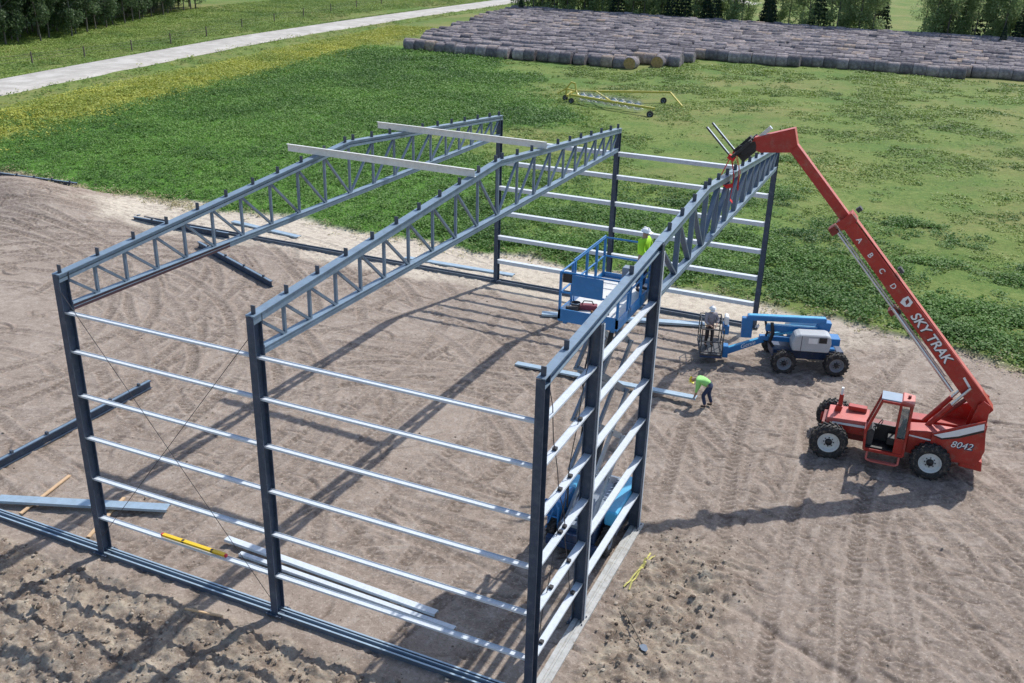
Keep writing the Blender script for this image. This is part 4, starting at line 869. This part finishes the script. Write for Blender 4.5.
# ------------------------------------------------------------------ people
def skin(name, pts, edges, radii, mat_, parent, sub=1, root=0):
    me = bpy.data.meshes.new(name); me.from_pydata([tuple(p) for p in pts], edges, []); o = link(name, me, mat_, parent)
    mo = o.modifiers.new('Skin', 'SKIN'); mo.use_smooth_shade = True
    for i, v in enumerate(me.skin_vertices[0].data): v.radius = (radii[i], radii[i]) if not isinstance(radii[i], tuple) else radii[i]; v.use_root = (i == root)
    s = o.modifiers.new('Sub', 'SUBSURF'); s.levels = sub; s.render_levels = sub
    return o
def person(loc, rz, label, J, shirt, trous, hat, vest=None, face=(1, 0, 0)):
    """J: joint dict in local coords, facing +x"""
    t = empty('person', loc, rz, label, 'person'); V = {k: Vector(v) for k, v in J.items()}
    P = []; E = []; Rr = []
    def add(p, r, par=None):
        P.append(Vector(p)); Rr.append(r); i = len(P)-1
        if par is not None: E.append((par, i))
        return i
    pel = add(V['pelvis'], .105); spn = add(V['pelvis'].lerp(V['chest'], .5), .1, pel); ch = add(V['chest'], .115, spn); nk = add(V['neck'], .06, ch)
    fd = Vector(J['face']).normalized() if 'face' in J else Vector(face).normalized()
    hd0 = add(V['neck'].lerp(V['head'], .55), .07, nk); hd = add(V['head'], .095, hd0); tp = add(V['head'] + (V['head'] - V['neck']).normalized()*.09, .075, hd)
    ends = {}
    for s in ('l', 'r'):
        sh = add(V['sh'+s], .06, ch); el = add(V['el'+s], .042, sh); wr = add(V['wr'+s], .028, el); 
        d = (V['wr'+s] - V['el'+s]).normalized(); pm = add(V['wr'+s] + d*.07, .034, wr); side = d.cross(fd); side = side.normalized() if side.length > .1 else Vector((0,1,0))
        for k, (off, ln) in enumerate(((-.028, .06), (-.010, .075), (.010, .07), (.028, .055))):
            f1 = add(V['wr'+s] + d*.11 + side*off, .009, pm); f2 = add(V['wr'+s] + d*(.11+ln*.6) + side*off + fd*.012, .0085, f1); add(V['wr'+s] + d*(.11+ln) + side*off*1.0 + fd*.035, .008, f2)
        th1 = add(V['wr'+s] + d*.05 + fd*.045, .011, pm); add(V['wr'+s] + d*.1 + fd*.065, .009, th1)
        hp = add(V['hp'+s], .09, pel); kn = add(V['kn'+s], .058, hp); an = add(V['an'+s], .04, kn); add(V['an'+s] + Vector((.13, 0, -.045)), .035, an)
    body = skin('body', P, E, Rr, M['skin'], t)
    # face details
    up = (V['head'] - V['neck']).normalized(); sd = up.cross(fd).normalized(); hc = V['head']
    m = MB(); m.add([hc + fd*.095 + up*.01, hc + fd*.09 - up*.03 + sd*.018, hc + fd*.09 - up*.03 - sd*.018, hc + fd*.122 - up*.025], [(0,1,3),(0,3,2),(1,2,3),(0,2,1)]); m.build('nose', M['skin'], body)
    for s in (-1, 1):
        m = MB(); m.lathe(hc + fd*.085 + sd*.034*s + up*.008, fd, [(.001, .012), (.008, .009), (.011, 0)], 8); m.build('eye', M['black'], body)
        m = MB(); m.beam(hc + sd*.094*s + up*.02, hc + sd*.098*s - up*.03, .02, .03); m.build('ear', M['skin'], body)
    m = MB(); m.beam(hc + fd*.093 - up*.05 - sd*.022, hc + fd*.093 - up*.05 + sd*.022, .008, .008); m.build('mouth', M['strred'], body)
    # shirt
    P2 = [V['pelvis'] - (V['chest']-V['pelvis'])*.08, V['pelvis'].lerp(V['chest'], .55), V['chest'], V['chest'].lerp(V['neck'], .7), V['shl'], V['ell'], V['ell'].lerp(V['wrl'], .75), V['shr'], V['elr'], V['elr'].lerp(V['wrr'], .75)]
    skin('shirt', P2, [(0,1),(1,2),(2,3),(2,4),(4,5),(5,6),(2,7),(7,8),(8,9)], [.165, .165, .175, .1, .095, .064, .052, .095, .064, .052], M[shirt], t)
    P3 = [V['pelvis'] + (V['chest']-V['pelvis'])*.18, V['pelvis'], V['hpl'], V['knl'], V['anl'] + Vector((0,0,.03)), V['hpr'], V['knr'], V['anr'] + Vector((0,0,.03))]
    skin('trousers', P3, [(0,1),(1,2),(2,3),(3,4),(1,5),(5,6),(6,7)], [.14, .14, .105, .078, .066, .105, .078, .066], M[trous], t)
    for s in ('l', 'r'):
        a = V['an'+s]; fdir_ = Vector((1, 0, 0)); skin('boot', [a + Vector((0,0,.04)), a - Vector((0,0,.03)), a + fdir_*.1 - Vector((0,0,.035)), a + fdir_*.17 - Vector((0,0,.04))], [(0,1),(1,2),(2,3)], [.05, .055, .05, .04], M['boot'], t)
    # hard hat: dome, brim
    base = hc + up*.035; m = MB(); prof = [(.125*math.cos(a_), .10*math.sin(a_)+.0) for a_ in [k*PI/2/7 for k in range(8)]]; prof[-1] = (.002, .10)
    m.lathe(base, up, [(.145, -.008), (.147, 0)] + prof, 20); m.beam(base + fd*.1, base + fd*.19 - up*.01, .17, .012, up=up); m.beam(base + up*.1 - fd*.08, base + up*.103 + fd*.08, .03, .012, up=up); hh = m.build('hard_hat', M[hat], t)
    if vest:
        pass
    return t
stand = dict(pelvis=(0,0,.95), chest=(.02,0,1.33), neck=(.02,0,1.5), head=(.04,0,1.63), face=(1,0,-.15), shl=(.02,.19,1.42), shr=(.02,-.19,1.42), ell=(.12,.26,1.14), elr=(.14,-.25,1.14), wrl=(.36,.2,1.1), wrr=(.38,-.16,1.12), hpl=(0,.1,.9), hpr=(0,-.1,.9), knl=(.03,.12,.5), knr=(.02,-.12,.5), anl=(-.01,.13,.09), anr=(-.02,-.13,.09))
p1_ = person((12.12, 7.95, SZ), math.radians(-12), 'worker in lime hi-vis shirt and white hard hat standing on the raised platform', stand, 'hiviz', 'navy', 'hat')
st2 = dict(stand); st2.update(face=(.8,-.3,-.5), ell=(.1,.28,1.13), elr=(.12,-.28,1.12), wrl=(.3,.12,1.05), wrr=(.3,-.14,1.02))
p2_ = person((BL.x-3.7, BL.y-1.2, .49), math.radians(-50), 'worker in grey shirt, dark overalls and white hard hat standing in the low basket', st2, 'plaid', 'dkcloth', 'hat')
bend = dict(pelvis=(-.16,0,.88), chest=(.2,0,1.06), neck=(.38,0,1.03), head=(.5,0,.96), face=(.5,0,-.85), shl=(.27,.18,1.03), shr=(.27,-.18,1.03), ell=(.26,.2,.74), elr=(.27,-.2,.74), wrl=(.33,.13,.47), wrr=(.33,-.13,.47), hpl=(-.16,.1,.84), hpr=(-.15,-.1,.84), knl=(.04,.14,.48), knr=(-.1,-.14,.48), anl=(-.08,.15,.09), anr=(-.24,-.15,.09))
p3_ = person((12.5, 16.45, .01), math.radians(178), 'worker in lime green top and yellow hard hat bending over a purlin end', bend, 'green', 'navy', 'haty')
# ------------------------------------------------------------------ hay rake (wheel rake) in the pasture
def hay_rake():
    o0 = Vector((-17.5, 80.5, gz(-17.5, 80.5))); t = empty('hay_rake', o0, 0, 'yellow wheel hay rake with long beams parked in the pasture', 'hay rake')
    L_ = lambda x, y, z: Vector((x, y, z))
    m = MB(); m.beam(L_(0, 1.2, 1.0), L_(9.2, 5.2, 1.15), .2, .2); m.build('rear_beam', M['yellow'], t)
    m = MB(); m.beam(L_(0, -.3, .8), L_(10.2, -3.9, .85), .2, .2); m.build('front_beam', M['yellow'], t)
    m = MB(); m.beam(L_(2.2, 1.8, 1.05), L_(5.0, -2.0, .9), .14, .14); m.beam(L_(-.2, -.4, .7), L_(-.2, 1.4, 1.0), .2, .2); m.build('cross_brace', M['yellow'], t)
    m = MB(); m.beam(L_(9.2, 5.2, 1.15), L_(11.6, 1.2, .5), .14, .14); m.build('drawbar', M['yellow'], t)
    m = MB(); pts = [L_(-.6, .2, .7), L_(-.5, .2, 1.4), L_(-.1, .3, 2.0), L_(.3, .4, 1.9), L_(.5, .3, 1.2), L_(.9, -.2, .7)]; m.path(pts, .09, 8); m.path([L_(-1.4, -.1, .8), L_(-.6, .3, 1.3), L_(.4, .6, 1.1)], .08, 8); m.build('hitch_frame', M['yellow'], t)
    for c_, r_ in ((L_(9.9, -4.25, .33), .33), (L_(8.7, 4.6, .33), .33), (L_(.4, -.7, .28), .28), (L_(-.9, .9, .28), .28)):
        w_ = wheel(c_, r_, .22, t, -1, 14, 'rimgrey', lug_h=.01)
    n = 8
    for k in range(n):
        c_ = L_(1.3 + k*.95, -.15 - k*.335 + .35, .68); nrm = Vector((.35, -.9, .1)).normalized(); m = MB()
        x = nrm.cross(Vector((0,0,1))).normalized(); y = x.cross(nrm)
        ring = [c_ + (x*math.cos(a)+y*math.sin(a))*.42 for a in [2*PI*i/16 for i in range(17)]]; m.path(ring, .02, 5)
        for i in range(28):
            a = 2*PI*i/28; m.tube(c_ + (x*math.cos(a)+y*math.sin(a))*.08, c_ + (x*math.cos(a+.25)+y*math.sin(a+.25))*.7, .012, 4, cap=False)
        m.lathe(c_, nrm, [(.001, .03), (.2, .02), (.36, .0), (.2, -.02)], 14); m.build('rake_wheel', M['silver'], t)
hay_rake()
# ------------------------------------------------------------------ fence along the far side of the road
FP = [(-79.5, 58), (-81.2, 69), (-82.4, 78), (-83.3, 87), (-85.2, 96.5), (-86.8, 106), (-89.7, 118), (-91.5, 129), (-93.2, 140), (-94.6, 151), (-95.2, 161), (-96, 172), (-97, 184), (-98, 197)]
fn = empty('field_fence', (FP[0][0], FP[0][1], 0), 0, 'thin wire fence of wooden posts along the far side of the gravel road', 'fence')
fl = Vector((FP[0][0], FP[0][1], 0))
for x_, y_ in FP:
    m = MB(); z_ = gz(x_, y_); m.tube(Vector((x_, y_, z_-.2)) - fl, Vector((x_ + kr.uniform(-.05,.05), y_, z_+1.45)) - fl, .1, 7, .085); m.build('fence_post', M['post'], fn)
for h_ in (.5, .85, 1.2):
    m = MB(); m.path([Vector((x_, y_, gz(x_, y_)+h_)) - fl for x_, y_ in FP], .012, 4); m.build('wire', M['cable'], fn)
# ------------------------------------------------------------------ hay bales
def hay_mat():
    t = NT('weathered_hay'); b = t.b; b.inputs['Roughness'].default_value = .95; b.inputs['Specular IOR Level'].default_value = .1
    oi = t.node('ShaderNodeObjectInfo').outputs['Random']; w = t.attr('rnd')
    n = t.noise(2.2, 7, .7); c = t.ramp(n, [(.3, (.12, .108, .11)), (.5, (.24, .215, .22)), (.72, (.40, .365, .365))])
    rr = t.math('FRACT', t.math('ADD', oi, w)); c = t.mix(1, c, t.ramp(rr, [(0, (.55, .55, .58)), (.4, (.85, .85, .86)), (.7, (1.05, 1.03, 1.03)), (.92, (1.35, 1.3, 1.25)), (1, (1.35, 1.15, .9))]), 'MULTIPLY'); t.l(c, b.inputs['Base Color'])
    t.bump(t.noise(9, 6, .7), .8, .06); return t.m
def hay_end():
    t = NT('cut_hay_end'); b = t.b; b.inputs['Roughness'].default_value = .95
    t.l(t.ramp(t.noise(4, 6, .7), [(.3, (.22, .14, .06)), (.7, (.5, .34, .14))]), b.inputs['Base Color']); t.bump(t.noise(12, 4), .7, .04); return t.m
HM, HE = hay_mat(), hay_end()
def bale_arrays(seed, n=20):
    r = np.random.default_rng(seed); R_, L_ = .80, .79; xs = np.array([-L_, -L_+.05, -.3, .25, L_-.05, L_]); rs = [R_*.95, R_, R_*1.01, R_*1.0, R_, R_*.95]; V = []
    flat = r.uniform(.0, .06)
    for x_, r_ in zip(xs, rs):
        for k in range(n):
            a = 2*PI*k/n; q = r_*(1 + r.uniform(-.025, .025)); z = q*math.sin(a); z = max(z, -R_*.86) ; V.append((x_, q*math.cos(a)*(1+flat), z + R_*.86))
    V.append((-L_, 0, R_*.86)); V.append((L_, 0, R_*.86)); F4 = []; F3 = []
    for i in range(5):
        for k in range(n): F4.append((i*n+k, (i+1)*n+k, (i+1)*n+(k+1)%n, i*n+(k+1)%n))
    for k in range(n): F3.append((len(V)-2, k, (k+1)%n)); F3.append((len(V)-1, 5*n+(k+1)%n, 5*n+k))
    return V, F4, F3
bmesh_v = []
for sd in range(6):
    V, F4, F3 = bale_arrays(sd); me = bpy.data.meshes.new('hay_bale'); me.from_pydata(V, [], F4 + F3); me.materials.append(HM); me.materials.append(HE)
    me.polygons.foreach_set('material_index', [0]*len(F4) + [1 if sd == 5 else 0]*len(F3)); me.polygons.foreach_set('use_smooth', [True]*len(F4) + [False]*len(F3)); me.update(); bmesh_v.append(me)
br = random.Random(12); bales = []
rowy = []; yv = 108.4; k_ = 0
while yv < 176: rowy.append(yv); k_ += 1; yv += 1.66 if k_ % 2 else 3.1
def front_ok(x, y):
    if x < -19.3: return True
    if x < -14: return y > 112.2
    if x < -1.5: return y > 121.6
    if x < 19: return y > 124
    return y > 126
for ri, y_ in enumerate(rowy):
    x_ = -52.2 - (y_ - 107.7)*.2 + br.uniform(-1.2, 1.2); sk = br.uniform(-.3, .3)
    while x_ < 62:
        if front_ok(x_, y_) and br.random() > .006 and visible(np.array([x_]), np.array([y_]), 1.0, 40)[0]:
            bales.append((x_, y_ + sk + br.uniform(-.12, .12) + .012*(x_+50)*0, br.uniform(-.06, .06), br.uniform(.93, 1.05)))
        x_ += 1.585 + (br.uniform(.2, .9) if br.random() < .05 else br.uniform(0, .03))
bales = [b for b in bales if not (-20.9 < b[0] < -18.5 and b[1] < 109.6)]
bales.sort(key=lambda b: (b[0]-CAM.x)**2 + (b[1]-CAM.y)**2)
print('bales', len(bales))
for i, (x_, y_, rz, s) in enumerate(bales[:300]):
    o = bpy.data.objects.new('hay_bale', bmesh_v[i % 5]); col.objects.link(o); o.location = (x_, y_, gz(x_, y_) - .04); o.rotation_euler = (0, 0, rz + (PI if br.random() < .5 else 0)); o.scale = (1, s, s)
    tag(o, 'weathered grey round hay bale in the front rows of the long bale stack', 'hay bale', 'round hay bales in long rows')
rest = bales[300:]; V0 = []; FF4 = []; rnd = []; mats = []; off = 0; FF3 = []
for i, (x_, y_, rz, s) in enumerate(rest):
    V, F4, F3 = bale_arrays(i % 7, 14); A = np.array(V); c, sn = math.cos(rz), math.sin(rz); A = np.stack([A[:,0]*c - A[:,1]*s*sn + x_, A[:,0]*sn + A[:,1]*s*c + y_, A[:,2]*s + gz(x_, y_) - .04], -1)
    V0.append(A); FF4 += [tuple(off+k for k in f) for f in F4 + F3]; mats += [0]*len(F4) + [0]*len(F3); rnd += [br.random()]*len(V); off += len(V)
me = bpy.data.meshes.new('hay_bales'); me.from_pydata(np.concatenate(V0).tolist(), [], FF4); me.materials.append(HM); me.materials.append(HE); me.polygons.foreach_set('material_index', mats); me.polygons.foreach_set('use_smooth', [m_ == 0 for m_ in mats])
a_ = me.attributes.new('rnd', 'FLOAT', 'POINT'); a_.data.foreach_set('value', rnd); me.update(); o = bpy.data.objects.new('hay_bales', me); col.objects.link(o); tag(o, 'farther rows of weathered grey round hay bales behind the front rows', 'hay bales', kind='stuff')
for (bx_, by_, rz_, lb_) in ((-19.9, 108.6, PI/2*.98, 'golden ended hay bale turned sideways at the front corner of the bale stack'), (-17.2, 111.6, PI/2*1.04, 'golden ended hay bale standing out just behind the front corner bale')):
    o = bpy.data.objects.new('hay_bale', bmesh_v[5]); col.objects.link(o); o.location = (bx_, by_, gz(bx_, by_) - .03); o.rotation_euler = (0, 0, rz_); tag(o, lb_, 'hay bale', 'round hay bales in long rows')
# ------------------------------------------------------------------ trees
def trunk_mesh(h, r, seed, limbs=7, z0=.25):
    rd = random.Random(seed); m = MB(); p = Vector((0,0,-.3)); pts = [p]
    for k in range(6): p = Vector((p.x + rd.uniform(-.12,.12), p.y + rd.uniform(-.12,.12), h*(k+1)/6)); pts.append(p)
    for k in range(6): m.tube(pts[k], pts[k+1], r*(1-k/6.6), 8, r*(1-(k+1)/6.6))
    for k in range(limbs):
        f_ = rd.uniform(z0, .9); b = pts[min(5, int(f_*6))]; a = rd.uniform(0, 2*PI); l = h*.22*(1.2-f_); m.tube(b, b + Vector((math.cos(a)*l, math.sin(a)*l, l*.8)), r*.3, 5, r*.08)
    return m
def crown_points(kind, h, rad, n, seed, z0):
    r = np.random.default_rng(seed)
    if kind == 'spruce':
        f_ = r.uniform(0, 1, n)**1.5; lay = np.floor(f_*13)/13 + r.uniform(0, .04, n); rr = rad*(1-lay)*(r.uniform(.25, 1, n)**.5); a = r.uniform(0, 2*PI, n)
        rr = rr*(1 + .18*np.sin(a*5 + lay*40)); z = z0 + (h-z0)*lay - rr*.25 + r.uniform(-.15, .15, n)
        return np.stack([rr*np.cos(a), rr*np.sin(a), z], -1)
    nc = 26; cz = z0 + (h-z0)*r.uniform(0, 1, nc)**.9; prof = np.sin(np.clip((cz-z0)/(h-z0)*.85+.13, 0, 1)*PI)**.7; ca_ = r.uniform(0, 2*PI, nc); cr = rad*.75*prof*np.sqrt(r.uniform(.1, 1, nc))
    cs = rad*r.uniform(.28, .48, nc); i = r.integers(0, nc, n); d = r.normal(size=(n, 3)); d /= np.linalg.norm(d, axis=1, keepdims=True); d *= (r.uniform(.3, 1, n)**.45)[:, None]*cs[i][:, None]
    return np.stack([cr[i]*np.cos(ca_[i]), cr[i]*np.sin(ca_[i]), cz[i]], -1) + d
def tree_proto(kind, h, rad, n, size, mat_, seed, z0, tr=.18, name='tree', limbs=7, bark='bark'):
    t = bpy.data.objects.new(name, None); col.objects.link(t)
    trunk_mesh(h*.9, tr, seed, 0 if kind == 'spruce' else limbs).build('trunk', M[bark], t)
    C_ = crown_points(kind, h, rad, n, seed, z0); V, Fq = leaf_quads(C_, size*np.ones((len(C_), 1)), .15 if kind != 'spruce' else .05, seed, 1.0)
    r = np.random.default_rng(seed+1); tint = np.clip(r.uniform(0, 1, n)*.6 + .4*vn(C_[:,0]*1.0, C_[:,2]*1.0 + C_[:,1], .8, seed), 0, 1)
    np_mesh('crown', V, Fq, mat_, t, attrs=dict(tint=('FACE', tint))); return t
pop = [tree_proto('pop', 11 + k, 2.7 + .3*k, 5200, .30, M['poplar'], 200+k, .2, .14, 'poplar_tree') for k in range(4)]
asp = [tree_proto('asp', 12 + k, 2.6, 3600, .32, M['aspen'], 230+k, 1.5, .12, 'aspen_tree', 9) for k in range(4)]
spr = [tree_proto('spruce', 8 + 2*k, 1.9 + .3*k, 3600, .30, M['spruce'], 260+k, .2, .14, 'spruce_tree') for k in range(2)]
used = set()
def plant(protos, i, x_, y_, s, label, cat, group, rz):
    p = protos[i % len(protos)]
    if p.name in used: o = copy_tree(p)
    else: o = p; used.add(p.name)
    o.location = (x_, y_, gz(x_, y_) - .1); o.rotation_euler = (0, 0, rz); o.scale = (s, s, s*1.0); tag(o, label, cat, group); return o
tr_ = random.Random(31)
TG = 'trees beyond the bale stack'
# (px along, kind): belt behind the bales
gi = 0
xs_ = np.arange(-66, 34, 2.4)
for i, x_ in enumerate(xs_):
    for row in range(2):
        xx_ = x_ + tr_.uniform(-.8, .8) + row*1.2; yy_ = 181 + row*4.5 + tr_.uniform(-1.5, 1.5) - .10*abs(x_+20)*.4
        if -20.5 < xx_ < -16.8 or -15.3 < xx_ < -10 and row == 0 or 4.5 < xx_ < 10.5: continue
        if -9 < xx_ < -6 and row: continue
        k = tr_.random()
        if k < (.3 if xx_ < -25 else .3): plant(spr, gi, xx_, yy_ - 1, tr_.uniform(.8, 1.15), 'dark pointed spruce tree in the belt behind the bale stack', 'tree', TG + ' (spruce)', tr_.uniform(0, 6))
        else: plant(pop, gi, xx_, yy_, tr_.uniform(.85, 1.2), 'leafy green poplar tree in the belt behind the bale stack', 'tree', TG, tr_.uniform(0, 6))
        gi += 1
for x_, y_, s, lb in ((-15.6, 178.5, .62, 'small lone spruce at the left side of the gap in the tree belt'), (-63.5, 172, .5, 'small dark spruce beside the far left corner of the bale stack'), (24.5, 168.5, .55, 'small dark spruce at the far right end of the bale stack')):
    plant(spr, 0, x_, y_, s, lb, 'tree', None, 1.0)
for (ax, ay) in ((-99, 74),):
    pass
wl = [(-98.5, 66), (-100.5, 80), (-102, 92), (-106, 103), (-111, 115), (-118, 138)]
ww = [q[0] for q in wl]; wy = [q[1] for q in wl]
j = 0
for row in range(5):
    yv = 60.0
    while yv < 141 + row*2:
        xw = np.interp(yv, wy, ww) - row*3.2 + tr_.uniform(-1, 1)
        if visible(np.array([xw]), np.array([yv]), 3.0, 60)[0]:
            plant(asp, j, xw, yv, tr_.uniform(.85, 1.15), 'slender dark aspen in the wood beyond the gravel road' if row < 1 else 'slender dark aspen deep inside the wood beyond the gravel road', 'tree', 'aspens in the far left wood' if row < 1 else 'aspens deeper in the far left wood', tr_.uniform(0, 6)); j += 1
        yv += tr_.uniform(2.2, 3.4)
print('trees', gi, j)
# ------------------------------------------------------------------ camera, light, world
cam = bpy.data.cameras.new('camera'); co = bpy.data.objects.new('camera', cam); col.objects.link(co); cam.sensor_width = 36; cam.lens = CF/1024*36; cam.clip_end = 4000; cam.clip_start = .1
Rm = Matrix((( _R.x, _U.x, -_f.x), (_R.y, _U.y, -_f.y), (_R.z, _U.z, -_f.z))); co.matrix_world = Matrix.Translation(CAM) @ Rm.to_4x4(); sc.camera = co
sd_ = Vector((.25, .85, 1)).normalized()
su = bpy.data.lights.new('sun', 'SUN'); su.energy = 3.9; su.angle = math.radians(.53); su.color = (1, .965, .91); so = bpy.data.objects.new('sun', su); col.objects.link(so)
so.rotation_euler = sd_.to_track_quat('Z', 'Y').to_euler(); so.location = (0, 0, 60)
w = bpy.data.worlds.new('World'); sc.world = w; w.use_nodes = True; nt = w.node_tree; bg = nt.nodes['Background']; sky = nt.nodes.new('ShaderNodeTexSky'); sky.sky_type = 'NISHITA'; sky.sun_disc = False
sky.sun_elevation = math.asin(sd_.z); sky.sun_rotation = math.atan2(sd_.x, sd_.y); nt.links.new(sky.outputs[0], bg.inputs[0]); bg.inputs[1].default_value = .15
sc.view_settings.view_transform = 'Standard'; sc.view_settings.look = 'None'; sc.view_settings.exposure = .27; sc.view_settings.gamma = 1
sc.cycles.max_bounces = 6; sc.cycles.transparent_max_bounces = 8
